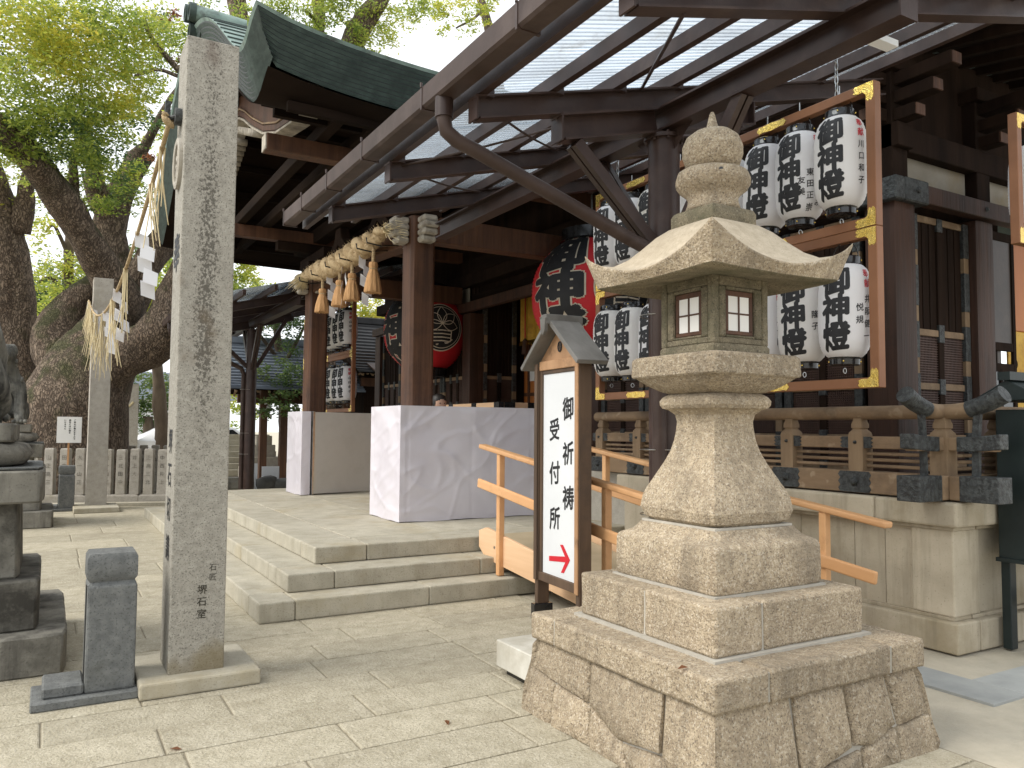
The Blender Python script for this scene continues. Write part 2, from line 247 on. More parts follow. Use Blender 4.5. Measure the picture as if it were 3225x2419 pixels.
M['granite_pillar'] = pillar_mat()

# ------------------------------------------------------------------ mesh helpers
class MB:
    def __init__(s): s.v = []; s.f = []
    def add(s, vs, fs):
        o = len(s.v); s.v += [tuple(v) for v in vs]; s.f += [tuple(i+o for i in f) for f in fs]; return s
    def box(s, x0, x1, y0, y1, z0, z1):
        return s.add([(x0, y0, z0), (x1, y0, z0), (x1, y1, z0), (x0, y1, z0), (x0, y0, z1), (x1, y0, z1), (x1, y1, z1), (x0, y1, z1)],
                     [(3, 2, 1, 0), (4, 5, 6, 7), (0, 1, 5, 4), (1, 2, 6, 5), (2, 3, 7, 6), (3, 0, 4, 7)])
    def bar(s, p, q, w, h, up=(0, 0, 1)):                 # a beam of width w and height h, its axis from p to q
        p = Vector(p); q = Vector(q); d = (q-p).normalized(); a = d.cross(Vector(up)).normalized()*w/2; b = a.cross(d).normalized()*h/2
        vs = [p-a-b, p+a-b, p+a+b, p-a+b, q-a-b, q+a-b, q+a+b, q-a+b]
        return s.add(vs, [(0, 1, 2, 3), (7, 6, 5, 4), (0, 4, 5, 1), (1, 5, 6, 2), (2, 6, 7, 3), (3, 7, 4, 0)])
    def hbeam(s, p, q, w, h, t=.012):                     # rolled H section
        p = Vector(p); q = Vector(q); d = (q-p).normalized(); a = d.cross(Vector((0, 0, 1))).normalized(); b = a.cross(d).normalized()
        s.bar(p+b*(h/2-t/2), q+b*(h/2-t/2), w, t); s.bar(p-b*(h/2-t/2), q-b*(h/2-t/2), w, t)
        return s.bar(p, q, t, h-2*t-.001)
    def tube(s, pts, r, n=8, cap=True, squash=None):
        pts = [Vector(p) for p in pts]; m = len(pts); rs = r if isinstance(r, (list, tuple)) else [r]*m
        ref = None; rings = []
        for i, p in enumerate(pts):
            t = (pts[min(i+1, m-1)]-pts[max(i-1, 0)]).normalized()
            if ref is None: ref = Vector((0, 0, 1)) if abs(t.z) < .9 else Vector((1, 0, 0))
            a = (ref-t*ref.dot(t)).normalized(); b = t.cross(a); ref = a
            rings.append([p+(a*math.cos(2*math.pi*k/n)+b*math.sin(2*math.pi*k/n))*rs[i] for k in range(n)])
        return s.loft(rings, cap)
    def loft(s, rings, cap=True, closed=True):
        n = len(rings[0]); vs = [v for r_ in rings for v in r_]; fs = []
        for i in range(len(rings)-1):
            for k in range(n if closed else n-1):
                k2 = (k+1) % n; fs.append((i*n+k, i*n+k2, (i+1)*n+k2, (i+1)*n+k))
        if cap and closed: fs.append(tuple(range(n-1, -1, -1))); fs.append(tuple((len(rings)-1)*n+k for k in range(n)))
        return s.add(vs, fs)
    def lathe(s, prof, n=24, c=(0, 0, 0), cap=True):
        return s.loft([[(c[0]+r_*math.cos(2*math.pi*k/n), c[1]+r_*math.sin(2*math.pi*k/n), c[2]+z) for k in range(n)] for r_, z in prof], cap)
    def sq(s, prof, c=(0, 0), e=10., n=40, cap=True):     # square loft with softly rounded corners; prof of (half side, z[, e])
        rings = []
        for it in prof:
            a, z = it[0], it[1]; ee = it[2] if len(it) > 2 else e; ring = []
            for k in range(n):
                t = 2*math.pi*k/n+math.pi/4; cx, sx_ = math.cos(t), math.sin(t)
                d = (abs(cx)**ee+abs(sx_)**ee)**(-1/ee); ring.append((c[0]+a*d*cx, c[1]+a*d*sx_, z))
            rings.append(ring)
        return s.loft(rings, cap)
    def prism(s, poly, off):                              # a planar outline pushed along off
        n = len(poly); off = Vector(off); A = [Vector(p) for p in poly]; B = [p+off for p in A]
        return s.add(A+B, [tuple(range(n-1, -1, -1)), tuple(range(n, 2*n))]+[(i, (i+1) % n, n+(i+1) % n, n+i) for i in range(n)])
    def move(s, d): s.v = [(v[0]+d[0], v[1]+d[1], v[2]+d[2]) for v in s.v]; return s
    def xf(s, mat): s.v = [tuple(mat @ Vector(v)) for v in s.v]; return s
    def mesh(s, name, o=Vector((0, 0, 0)), smooth=False):
        me = bpy.data.meshes.new(name); me.from_pydata([(v[0]-o[0], v[1]-o[1], v[2]-o[2]) for v in s.v], [], s.f)
        bm = bmesh.new(); bm.from_mesh(me); bmesh.ops.recalc_face_normals(bm, faces=bm.faces); bm.to_mesh(me); bm.free()
        if smooth:
            me.polygons.foreach_set('use_smooth', [True]*len(me.polygons))
            if smooth is not True: me.set_sharp_from_angle(angle=R(smooth))
        return me
    def build(s, name, mat, parent=None, smooth=False, bevel=0, seg=1, o=None):
        org = root(parent).location.copy() if parent else (Vector(o) if o is not None else Vector((0, 0, 0)))
        ob = bpy.data.objects.new(name, s.mesh(name, org, smooth)); ob.data.materials.append(M[mat] if isinstance(mat, str) else mat)
        COL.objects.link(ob)
        if parent: ob.parent = parent
        else: ob.location = org
        if bevel:
            b = ob.modifiers.new('edge', 'BEVEL'); b.width = bevel; b.segments = seg; b.limit_method = 'ANGLE'; b.angle_limit = R(35)
        return ob
def root(o):
    while o.parent: o = o.parent
    return o
def tag(o, label=None, cat=None, group=None, kind=None):
    for k, v in (('label', label), ('category', cat), ('group', group), ('kind', kind)):
        if v: o[k] = v
    return o
def thing(name, label, cat, loc=(0, 0, 0), group=None):
    o = bpy.data.objects.new(name, None); COL.objects.link(o); o.location = loc; o.empty_display_size = .2
    return tag(o, label, cat, group)
def one(name, mb, mat, label, cat, group=None, smooth=False, bevel=0, seg=1):
    xs, ys, zs = zip(*mb.v); c = ((min(xs)+max(xs))/2, (min(ys)+max(ys))/2, min(zs))
    return tag(mb.build(name, mat, None, smooth, bevel, seg, c), label, cat, group)
KIDS = {}
def kids(o): return [c for c in o.children]
def dup(t, loc, rotz=None, label=None, group=None):
    def cp(o, par):
        c = o.copy(); COL.objects.link(c)
        if par: c.parent = par
        for ch in kids(o): cp(ch, c)
        return c
    r_ = cp(t, None); r_.location = loc
    if rotz is not None: r_.rotation_euler = (0, 0, rotz)
    if label: r_['label'] = label
    if group: r_['group'] = group
    return r_
def B(x0, x1, y0, y1, z0, z1): return MB().box(x0, x1, y0, y1, z0, z1)
def rough(mb, amp, sc=3., seed=0):                        # uneven hand-cut surface
    from mathutils import noise
    out = []
    for v in mb.v:
        p = Vector(v)*sc+Vector((seed, seed*.7, 0)); d = noise.noise_vector(p)*amp; out.append((v[0]+d.x, v[1]+d.y, v[2]+d.z))
    mb.v = out; return mb
def subdiv(mb, cuts):
    bm = bmesh.new(); vs = [bm.verts.new(v) for v in mb.v]
    for f in mb.f: bm.faces.new([vs[i] for i in f])
    bmesh.ops.subdivide_edges(bm, edges=bm.edges[:], cuts=cuts, use_grid_fill=True)
    bm.verts.index_update(); mb.v = [tuple(v.co) for v in bm.verts]; mb.f = [tuple(v.index for v in f.verts) for f in bm.faces]; bm.free(); return mb

# lettering: the glyph outlines of the built-in font, thickened like brush strokes and cut into a grid so that they can be wrapped
GLYPH = {}
def glyph(ch):
    if ch not in GLYPH:
        c = bpy.data.curves.new('g', 'FONT'); c.body = ch; c.size = 1; c.resolution_u = 2
        o = bpy.data.objects.new('g', c); COL.objects.link(o); dg = bpy.context.evaluated_depsgraph_get()
        m = bpy.data.meshes.new_from_object(o.evaluated_get(dg), depsgraph=dg)
        GLYPH[ch] = ([(v.co.x-.5, v.co.y-.38) for v in m.vertices], [tuple(p.vertices) for p in m.polygons])
        bpy.data.objects.remove(o); bpy.data.meshes.remove(m); bpy.data.curves.remove(c)
    return GLYPH[ch]
def lettering(items, fn, bold=.02, grid=0, layer=0.0, slant=.12):
    """items: (char, cx, cy, size[, xscale]); fn maps (x, y, lift) to a point in the place."""
    bm = bmesh.new()
    for it in items:
        ch, cx, cy, sz = it[:4]; xs = it[4] if len(it) > 4 else 1.
        vs, fs = glyph(ch)
        offs = [(0, 0)]+([(bold*math.cos(a), bold*math.sin(a)) for a in (0, 1.57, 3.14, 4.71, .78, 2.36, 3.93, 5.5)] if bold else [])
        for j, (ox, oy) in enumerate(offs):
            bv = [bm.verts.new((cx+(x+ox)*sz*xs, cy+(y+oy+slant*x)*sz, j*.00004)) for x, y in vs]
            for f in fs:
                try: bm.faces.new([bv[i] for i in f])
                except ValueError: pass
    if grid:
        xs = [v.co.x for v in bm.verts]; ys = [v.co.y for v in bm.verts]
        for ax, lo, hi in ((0, min(xs), max(xs)), (1, min(ys), max(ys))):
            q = math.floor(lo/grid)*grid
            while q < hi:
                no = (1, 0, 0) if ax == 0 else (0, 1, 0); pc = (q, 0, 0) if ax == 0 else (0, q, 0)
                bmesh.ops.bisect_plane(bm, geom=bm.verts[:]+bm.edges[:]+bm.faces[:], plane_co=pc, plane_no=no); q += grid
    bm.verts.index_update(); mb = MB()
    mb.v = [tuple(fn(v.co.x, v.co.y, v.co.z+layer)) for v in bm.verts]; mb.f = [tuple(v.index for v in f.verts) for f in bm.faces]; bm.free(); return mb
def flat(o, ux, uy, nrm):                                 # mapper for lettering on a flat face
    o, ux, uy, nrm = map(Vector, (o, ux, uy, nrm)); return lambda x, y, z: o+ux*x+uy*y+nrm*z
def raw_build(mb, name, mat, parent):                     # lettering keeps its winding
    org = root(parent).location; me = bpy.data.meshes.new(name)
    me.from_pydata([(v[0]-org[0], v[1]-org[1], v[2]-org[2]) for v in mb.v], [], mb.f); me.materials.append(M[mat])
    ob = bpy.data.objects.new(name, me); COL.objects.link(ob); ob.parent = parent; return ob
YC = 10.3                                                 # centre line of the hall
# ------------------------------------------------------------------ ground and paving
tag(B(-150, 150, -60, 220, -.4, -.012).build('ground', 'soil'), kind='structure')
pv = tag(B(-9, 3.62, -1, 20, -.1, -.009).build('paving', 'joint'), kind='structure')
slab_cache = {}
def paver(x0, x1, y0, y1, mat='paving', name='paving_slab'):
    w, d = round(x1-x0, 3), round(y1-y0, 3); k = (w, d, mat)
    if k not in slab_cache:
        g, c = .0045, .008; mb = MB(); a, b = w/2-g, d/2-g
        ring = lambda a, b, z: [(-a, -b, z), (a, -b, z), (a, b, z), (-a, b, z)]
        mb.loft([ring(a, b, -.012), ring(a, b, -.004), ring(a-c, b-c, 0)], cap=False); mb.f.append((8, 9, 10, 11))
        me = mb.mesh(name); me.materials.append(M[mat]); slab_cache[k] = me
    o = bpy.data.objects.new(name, slab_cache[k]); COL.objects.link(o); o.parent = pv
    o.location = ((x0+x1)/2, (y0+y1)/2, random.uniform(-.0015, .0015)); return o
y = 1.35; row = 0
while y < 16.3:
    d = .36 if y < 8.2 else .72
    ln = .84 if y < 8.2 else 1.26
    x = -2.2+(row % 3)*.29+random.uniform(-.05, .05)
    lim = 3.6
    while x < lim:
        w = round(ln+random.choice((-.14, 0, 0, .14)), 2); x1 = min(x+w, lim)
        near_left = x1 > (-.45 if y > 2.5 else 0)
        inside = x > 1.5 and 6.1 < y < 13.5
        lan = x > 2.25 and x1 < 3.5 and y > 2.3 and y+d < 3.5
        if near_left and not inside and not lan and x1-x > .12: paver(x, x1, y, y+d)
        x = x1
    y += d; row += 1
ds = tag(MB().box(4.40, 4.72, 2.42, 7.2, -.02, .004).build('drain_strip', 'slate_strip', bevel=.002), kind='structure')
for k in range(5): B(4.724+k*1.0, 5.72+k*1.0, 2.42, 2.72, -.02, .005).build('strip_stone', 'slate_strip', ds, bevel=.003)

# ------------------------------------------------------------------ stone platform with three steps
pf = thing('stone_platform', 'pale stone platform of three broad steps in front of the shrine hall', 'steps', (4, 10, 0))
B(1.45, 6.3, 6.1, 13.9, 0, .13).build('core', 'mortar', pf); B(1.73, 6.3, 6.38, 13.6, .13, .28).build('core', 'mortar', pf); B(2.05, 6.3, 6.73, 13.3, .28, .42).build('core', 'mortar', pf)
def course(x0, y0, y1, z0, z1, wd, xj, yj, xe=6.2):
    def blk(a, b, c, d):
        rough(subdiv(B(a+.002, b-.002, c+.002, d-.002, z0, z1), 2), .0022, 4, a+c).build('step_block', 'granite_pale', pf, bevel=.012, seg=2)
    ys = [y0+wd]+[q for q in yj if y0+wd < q < y1-wd]+[y1-wd]
    for a, b in zip(ys, ys[1:]): blk(x0, x0+wd, a, b)
    xs = [x0]+xj+[xe]
    for a, b in zip(xs, xs[1:]): blk(a, b, y0, y0+wd)
    for a, b in zip(xs, xs[1:]): blk(a, b, y1-wd, y1)
course(1.39, 6.03, 13.95, 0, .15, .36, [1.66, 2.76, 4.0], [7.3, 8.6, 9.9, 11.2, 12.5])
course(1.67, 6.31, 13.67, .152, .293, .38, [2.05, 3.38, 4.6], [6.95, 8.04, 9.4, 10.7, 12.0])
course(1.99, 6.67, 13.32, .295, .435, .45, [2.45, 3.75, 5.0], [8.55, 10.25, 11.5])
yy = 7.12; k = 0
while yy < 12.8:
    xx = 2.445
    while xx < 6.2:
        x1 = min(xx+.94, 6.2); y1 = min(yy+.95, 12.865)
        B(xx+.002, x1-.002, yy+.002, y1-.002, .40, .4345+random.uniform(-.001, .001)).build('floor_slab', 'granite_pale', pf, bevel=.004); xx = x1
    yy += .95

# ------------------------------------------------------------------ the big stone lantern
LX, LY = 2.877, 2.913
sl_ = thing('stone_lantern', 'tall square stone lantern of tan granite on a battered rubble base', 'lantern', (LX, LY, 0))
def P(mb): return mb.move((LX, LY, 0))
P(MB().sq([(.674, 0), (.614, .37)], e=14)).build('base_core', 'mortar', sl_)
H0, H1, HB = .682, .622, .372
def facept(face, u, v, out):
    a = H0+(H1-H0)*v+out; t = u-.682; t = max(-a, min(a, t*(a/.682)))
    return [(-a, t), (t, -a), (a, t), (t, a)][face] + (v*HB-.004,)
def stone(polys, seed):
    mb = MB()
    for face, poly in polys:
        c = (sum(p[0] for p in poly)/len(poly), sum(p[1] for p in poly)/len(poly)); pts = []
        for i, p in enumerate(poly):
            q = poly[(i+1) % len(poly)]
            for k in range(4):
                t = k/4; pts.append((p[0]+(q[0]-p[0])*t, p[1]+(q[1]-p[1])*t))
        rnd_ = random.Random(seed)
        def ring(sh, out, jit=0):
            r_ = []
            for (u, v) in pts:
                du, dv = c[0]-u, (c[1]-v)*HB; L = max(math.hypot(du, dv), 1e-6)
                r_.append(facept(face, u if u < 1e-6 else u+du/L*sh+rnd_.uniform(-jit, jit), min(1, max(0, v+dv/L*sh/HB+rnd_.uniform(-jit, jit)*2)), out+rnd_.uniform(-jit, jit)))
            return r_
        mb.loft([ring(-.007, -.04), ring(-.006, .002, .002), ring(.004, .014, .003), ring(.055, .022, .005)], cap=False)
        n = len(pts); o = len(mb.v)-n; cc = facept(face, c[0], c[1], .024); mb.v.append(cc)
        mb.f += [(o+k, o+(k+1) % n, len(mb.v)-1) for k in range(n)]
    return P(mb).build('base_stone', 'granite_tan', sl_, smooth=50)
L_, R_ = 0, 1
ST = [[(L_, [(0, 1), (.30, 1), (.30, .36), (.21, .10), (0, .05)]), (R_, [(0, 1), (.44, 1), (.46, .12), (0, .06)])],
      [(L_, [(.32, 1), (.86, 1), (.83, .5), (.60, .28), (.32, .36)])], [(L_, [(.89, 1), (1.33, 1), (1.345, .62), (1.14, .55), (.86, .5)])],
      [(L_, [(1.16, .52), (1.36, .58), (1.36, 0), (1.13, 0)])], [(L_, [(.84, .46), (1.12, .51), (1.10, 0), (.80, .02)])], [(L_, [(.585, .25), (.815, .46), (.78, 0), (.50, 0)])],
      [(L_, [(.02, 0), (.22, .06), (.30, .31), (.56, .24), (.47, 0)])],
      [(R_, [(.47, 1), (.80, 1), (.80, .31), (.55, .16), (.48, .22)])], [(R_, [(.83, 1), (1.10, 1), (1.11, .42), (.93, .28), (.83, .32)])], [(R_, [(1.145, 1), (1.335, 1), (1.35, .45), (1.16, .40)])],
      [(R_, [(1.14, .36), (1.36, .42), (1.36, 0), (1.12, 0)])], [(R_, [(.88, .24), (1.10, .38), (1.10, 0), (.86, 0)])], [(R_, [(.50, .13), (.85, .24), (.84, 0), (.5, 0)])], [(R_, [(.02, .03), (.46, .08), (.46, 0), (.02, 0)])]]
for f_ in (2, 3):
    ST += [[(f_, [(0, 1), (.4, 1), (.45, 0), (0, 0)])], [(f_, [(.43, 1), (.9, 1), (.95, 0), (.48, 0)])], [(f_, [(.93, 1), (1.36, 1), (1.36, 0), (.98, 0)])]]
for i, s in enumerate(ST): stone(s, i)
def block(x0, x1, y0, y1, z0, z1, name='stone_block', mat='granite_tan', g=.004, amp=.006, bev=.014):
    mb = subdiv(B(x0+g, x1-g, y0+g, y1-g, z0, z1), 7); rough(mb, amp*.75, 7, x0*3+y0)
    return P(mb).build(name, mat, sl_, smooth=45, bevel=bev, seg=2)
S_ = .666
P(B(-.653, .653, -.653, .653, .372, .487)).build('mortar_bed', 'mortar', sl_)
for x0, x1, y0, y1 in ((-S_, -.36, -S_, .45), (-.36, .42, -S_, -.2), (.42, S_, -S_, .1), (-S_, -.36, .45, S_), (-.36, .42, -.2, S_), (.42, S_, .1, S_)): block(x0, x1, y0, y1, .366, .497)
P(B(-.50, .50, -.50, .50, .49, .508)).build('mortar_bed', 'mortar', sl_); P(B(-.467, .467, -.467, .467, .50, .705)).build('mortar_bed', 'mortar', sl_)
for x0, x1, y0, y1 in ((-.48, -.19, -.48, -.02), (-.19, .48, -.48, -.02), (-.48, .48, -.02, .48)): block(x0, x1, y0, y1, .505, .716)
P(B(-.36, .36, -.36, .36, .71, .726)).build('mortar_bed', 'mortar', sl_)
rough(P(MB().sq([(.347, .722, 40), (.354, .735, 40), (.355, .80, 40), (.353, .918, 40), (.343, .930, 30), (.305, .952, 12), (.285, .975, 12), (.278, .992, 12)], n=96)), .002, 8).build('plinth', 'granite_tan', sl_, smooth=40, bevel=.008)
P(B(-.255, .255, -.255, .255, .985, 1.003)).build('mortar_bed', 'mortar', sl_)
shaft = [(.235, .998, 6), (.262, 1.02, 10), (.271, 1.065, 16), (.257, 1.12, 30), (.241, 1.16, 50), (.225, 1.19, 60), (.202, 1.238, 60), (.177, 1.29, 60), (.155, 1.345, 60), (.141, 1.40, 60), (.134, 1.45, 60), (.132, 1.49, 40), (.141, 1.525, 24), (.166, 1.548, 16), (.192, 1.556, 12), (.204, 1.572, 10), (.206, 1.592, 10), (.194, 1.612, 10), (.17, 1.628, 10)]
rough(P(MB().sq(shaft, n=96)), .0015, 6, 3).build('shaft', 'granite_tan', sl_, smooth=25)
rough(P(MB().sq([(.165, 1.625, 5), (.20, 1.636, 6), (.242, 1.662, 8), (.275, 1.690, 10), (.290, 1.706, 12), (.303, 1.708, 16), (.305, 1.72, 16), (.303, 1.80, 16), (.292, 1.812, 12), (.2, 1.824, 10)], n=96)), .002, 7, 5).build('middle_platform', 'granite_tan', sl_, smooth=35, bevel=.006)
P(MB().sq([(.196, 1.818), (.196, 1.85), (.188, 1.862)], e=16)).build('firebox_base', 'granite_mossy', sl_, smooth=35)
fb_ = P(MB().sq([(.163, 1.86), (.163, 2.19)], e=30)).build('firebox', 'granite_mossy', sl_)
for sx in (-1, 1):
    for sy in (-1, 1):
        rough(subdiv(P(MB().box(sx*.165-.021, sx*.165+.021, sy*.165-.021, sy*.165+.021, 1.86, 2.19)), 3), .003, 12, sx+sy).build('corner_post', 'granite_mossy', fb_, bevel=.006)
for k in range(4):
    rot = Matrix.Rotation(k*math.pi/2, 4, 'Z')
    def F(mb): return P(mb.xf(rot))
    F(B(-.144, .144, -.184, -.160, 1.862, 1.893)).build('sill', 'granite_mossy', fb_, bevel=.006)
    F(B(-.144, .144, -.184, -.160, 2.142, 2.19)).build('lintel', 'granite_mossy', fb_, bevel=.006)
    for jx in (-1, 1): F(B(*sorted((jx*.0965, jx*.144)), -.183, -.160, 1.893, 2.142)).build('jamb', 'granite_mossy', fb_, bevel=.012, seg=2)
    F(B(-.096, .096, -.182, -.160, 1.8935, 1.906)).build('window_ledge', 'granite_mossy', fb_, bevel=.004); F(B(-.096, .096, -.182, -.160, 2.124, 2.1415)).build('window_head', 'granite_mossy', fb_, bevel=.004)
    w = F(B(-.092, .092, -.171, -.160, 1.908, 1.928)).build('window_frame', 'wood_post', sl_, bevel=.003)
    for bx in ((-.092, .092, 2.096, 2.122), (-.092, -.070, 1.928, 2.096), (.070, .092, 1.928, 2.096)):
        F(B(bx[0], bx[1], -.171, -.160, bx[2], bx[3])).build('frame_bar', 'wood_post', w, bevel=.003)
    F(B(-.0045, .0045, -.1698, -.161, 1.928, 2.096)).build('muntin', 'wood_post', w); F(B(-.070, .070, -.1692, -.161, 2.008, 2.016)).build('muntin', 'wood_post', w)
    for x0, x1 in ((-.07, -.0045), (.0045, .07)):
        for z0, z1 in ((1.928, 2.008), (2.016, 2.096)): F(B(x0, x1, -.1655, -.1635, z0, z1)).build('pane', 'paper_card', w)
def lantern_roof():
    n = 96; mb = MB(); rings = []
    prof = [(.02, 2.478), (.13, 2.48), (.165, 2.468), (.21, 2.432), (.26, 2.372), (.31, 2.312), (.36, 2.262), (.41, 2.23), (.44, 2.22), (.46, 2.216)]
    def ring(a, z, up, tip, e=22):
        r_ = []
        for k in range(n):
            t = 2*math.pi*k/n+math.pi/4; c, s = math.cos(t), math.sin(t); d = (abs(c)**e+abs(s)**e)**(-1/e)
            m = min(abs(c), abs(s))/max(abs(c), abs(s)); q = m**2.1
            r_.append((a*d*c*(1+tip*q), a*d*s*(1+tip*q), z+up*q))
        return r_
    for a, z in prof:
        s = max(0, (a-.13)/.33); rings.append(ring(a, z, .145*s**4.2, .04*s, 14+10*s))
    rings.append(ring(.462, 2.207, .136, .035)); rings.append(ring(.428, 2.166, .012, 0)); rings.append(ring(.40, 2.160, .008, 0)); rings.append(ring(.2, 2.185, 0, 0)); rings.append(ring(.02, 2.19, 0, 0))
    return mb.loft(rings)
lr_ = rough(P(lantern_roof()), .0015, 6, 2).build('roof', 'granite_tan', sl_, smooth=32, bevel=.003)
lr_.data.materials.append(M['granite_worn_skylit']); lr_.data.materials.append(M['granite_mossy'])          # top dressed and worn, skylight put into its paler colour, lichen below
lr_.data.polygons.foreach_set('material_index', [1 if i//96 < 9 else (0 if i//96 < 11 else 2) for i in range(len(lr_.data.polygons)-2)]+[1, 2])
rough(P(MB().sq([(.152, 2.462), (.156, 2.475), (.155, 2.525), (.145, 2.545), (.1, 2.55)], e=14)), .005, 9).build('roof_cap', 'granite_mossy', sl_, smooth=40)
cup = P(MB().lathe([(.08, 2.54), (.128, 2.548), (.139, 2.562), (.130, 2.588), (.126, 2.612), (.137, 2.632), (.166, 2.655), (.185, 2.688), (.187, 2.712), (.177, 2.742), (.15, 2.758), (.06, 2.765)], 40))
rough(cup, .008, 9, 1).build('lotus_cup', 'granite_tan', sl_, smooth=True)
P(MB().tube([(-.10, -.158, 2.715), (-.07, -.11, 2.715)], .011, 10)).build('drill_hole', 'black', sl_)
rough(P(MB().lathe([(.05, 2.752), (.105, 2.762), (.136, 2.79), (.151, 2.84), (.150, 2.885), (.132, 2.928), (.095, 2.957), (.05, 2.970), (.034, 2.975), (.030, 2.99), (.022, 3.02), (.014, 3.055), (.008, 3.068), (.002, 3.071)], 40)), .004, 8, 4).build('jewel', 'granite_tan', sl_, smooth=True)
one('fallen_leaf', MB().add([(2.19, 2.43, .503), (2.215, 2.415, .509), (2.245, 2.425, .504), (2.222, 2.44, .513)], [(0, 1, 2, 3)]), 'leaf_brown', 'dry brown leaf lying on the rim of the stone lantern base', 'leaf')

# ------------------------------------------------------------------ gate pillars with carved writing
def gate_pillar(x, y, h, w, d, slab, label, txt):
    t = thing('gate_pillar', label, 'stone pillar', (x, y, 0))
    B(*slab, 0, .085).build('foot_slab', 'granite_pale', t, bevel=.012, seg=2)
    mb = MB(); rg = [[(x+sx*a, y+sy*b, z) for sx, sy in ((-1, -1), (1, -1), (1, 1), (-1, 1))] for a, b, z in ((w/2, d/2, .08), (w/2*.975, d/2*.975, h))]
    mb.loft(rg); rough(subdiv(mb, 5), .002, 4).build('post', 'granite_pillar' if txt else 'granite_gray', t, bevel=.008, seg=2)
    if txt:
        f = flat((x-w/2+.001, y, 0), (0, -1, 0), (0, 0, 1), (-1, 0, 0))
        raw_build(lettering([('奉', 0, 2.46, .24)], f, .02, layer=.001, slant=0), 'carved_letter', 'ink', t)
        for z, ch in ((1.365, '堺'), (1.175, '石'), (.98, '切'), (.76, '講')): raw_build(lettering([(ch, 0, z, .15)], f, .015, layer=.0012, slant=0), 'carved_letter', 'ink', t)
        g = flat((x, y-d/2+.0005, 0), (1, 0, 0), (0, 0, 1), (0, -1, 0))
        raw_build(lettering([('石', .075, .655, .042), ('匠', .075, .60, .042)], g, .0, layer=.002, slant=0), 'carved_letter', 'carved_dark', t)
        for z, ch in ((.535, '堺'), (.468, '石'), (.40, '室')): raw_build(lettering([(ch, .02, z, .054)], g, .012, layer=.002, slant=0), 'carved_letter', 'carved_dark', t)
        ring = MB()
        ring.loft([[(x-w/2-o, y+r_*math.cos(a), 2.985+r_*1.15*math.sin(a)) for a in [2*math.pi*k/40 for k in range(40)]] for r_, o in ((.130, -.004), (.130, .018), (.112, .024), (.098, .018), (.098, -.004))], cap=False)
        ring.build('carved_crest', 'granite_gray', t, smooth=40)
        for k in range(10):
            a = 2*math.pi*k/10; MB().bar((x-w/2-.004, y+.03*math.cos(a), 2.985+.035*math.sin(a)), (x-w/2-.004, y+.085*math.cos(a), 2.985+.098*math.sin(a)), .024, .012, (1, 0, 0)).build('crest_petal', 'granite_gray', t, bevel=.003)
    return t
gate_pillar(.767, 4.945, 3.70, .295, .335, (.47, 1.095, 4.66, 5.27), 'tall square granite pillar with carved writing beside the steps', True)
gate_pillar(.78, 15.62, 4.02, .32, .33, (.43, 1.11, 14.93, 15.95), 'tall granite pillar far off before the tree and low stone fence', False)
hk = thing('rope_bracket', 'black iron bracket high on the carved granite pillar', 'bracket', (.62, 5.0, 3.24))
MB().tube([(.63, 4.93, 3.26), (.585, 4.93, 3.26)], .05, 16).build('plate', 'strap', hk); MB().tube([(.6, 4.93, 3.26), (.565, 4.97, 3.26), (.56, 5.0, 3.27)], .014, 8).build('arm', 'strap', hk)
MB().bar((.555, 5.01, 3.24), (.555, 5.01, 3.37), .03, .03, (1, 0, 0)).build('hook', 'strap', hk)

def bollard(x, y, label, flip=1):
    t = thing('low_post', label, 'stone post', (x, y, 0))
    B(x-.36*flip if flip > 0 else x-.14, x+.14, y-.20, y+.14, 0, .045).build('foot_slab', 'granite_blue', t, bevel=.006)
    B(x-.31, x-.12, y-.15, y+.12, .045, .105).build('low_ledge', 'granite_blue', t, bevel=.01)
    B(x-.118, x+.122, y-.15, y+.12, .045, .60).build('shaft', 'granite_blue', t, bevel=.012, seg=2)
    MB().sq([(.119, .60, 40), (.108, .615, 40), (.118, .63, 40)], (x, y-.015)).build('neck', 'granite_blue', t)
    mb = MB(); mb.sq([(.118, .63, 40), (.124, .64, 40), (.124, .742, 40), (.112, .765, 30)], (x, y-.015)); mb.build('cap', 'granite_blue', t, smooth=35)
    MB().box(x-.123, x-.1185, y-.09, y-.07, .06, .60).build('chain_slot', 'black', t)
    return t
lp = bollard(.335, 4.93, 'dark blue-grey granite post at the foot of the carved pillar')
dup(lp, (.33, 15.62, 0), None, 'small blue-grey granite post far off before the stone fence')
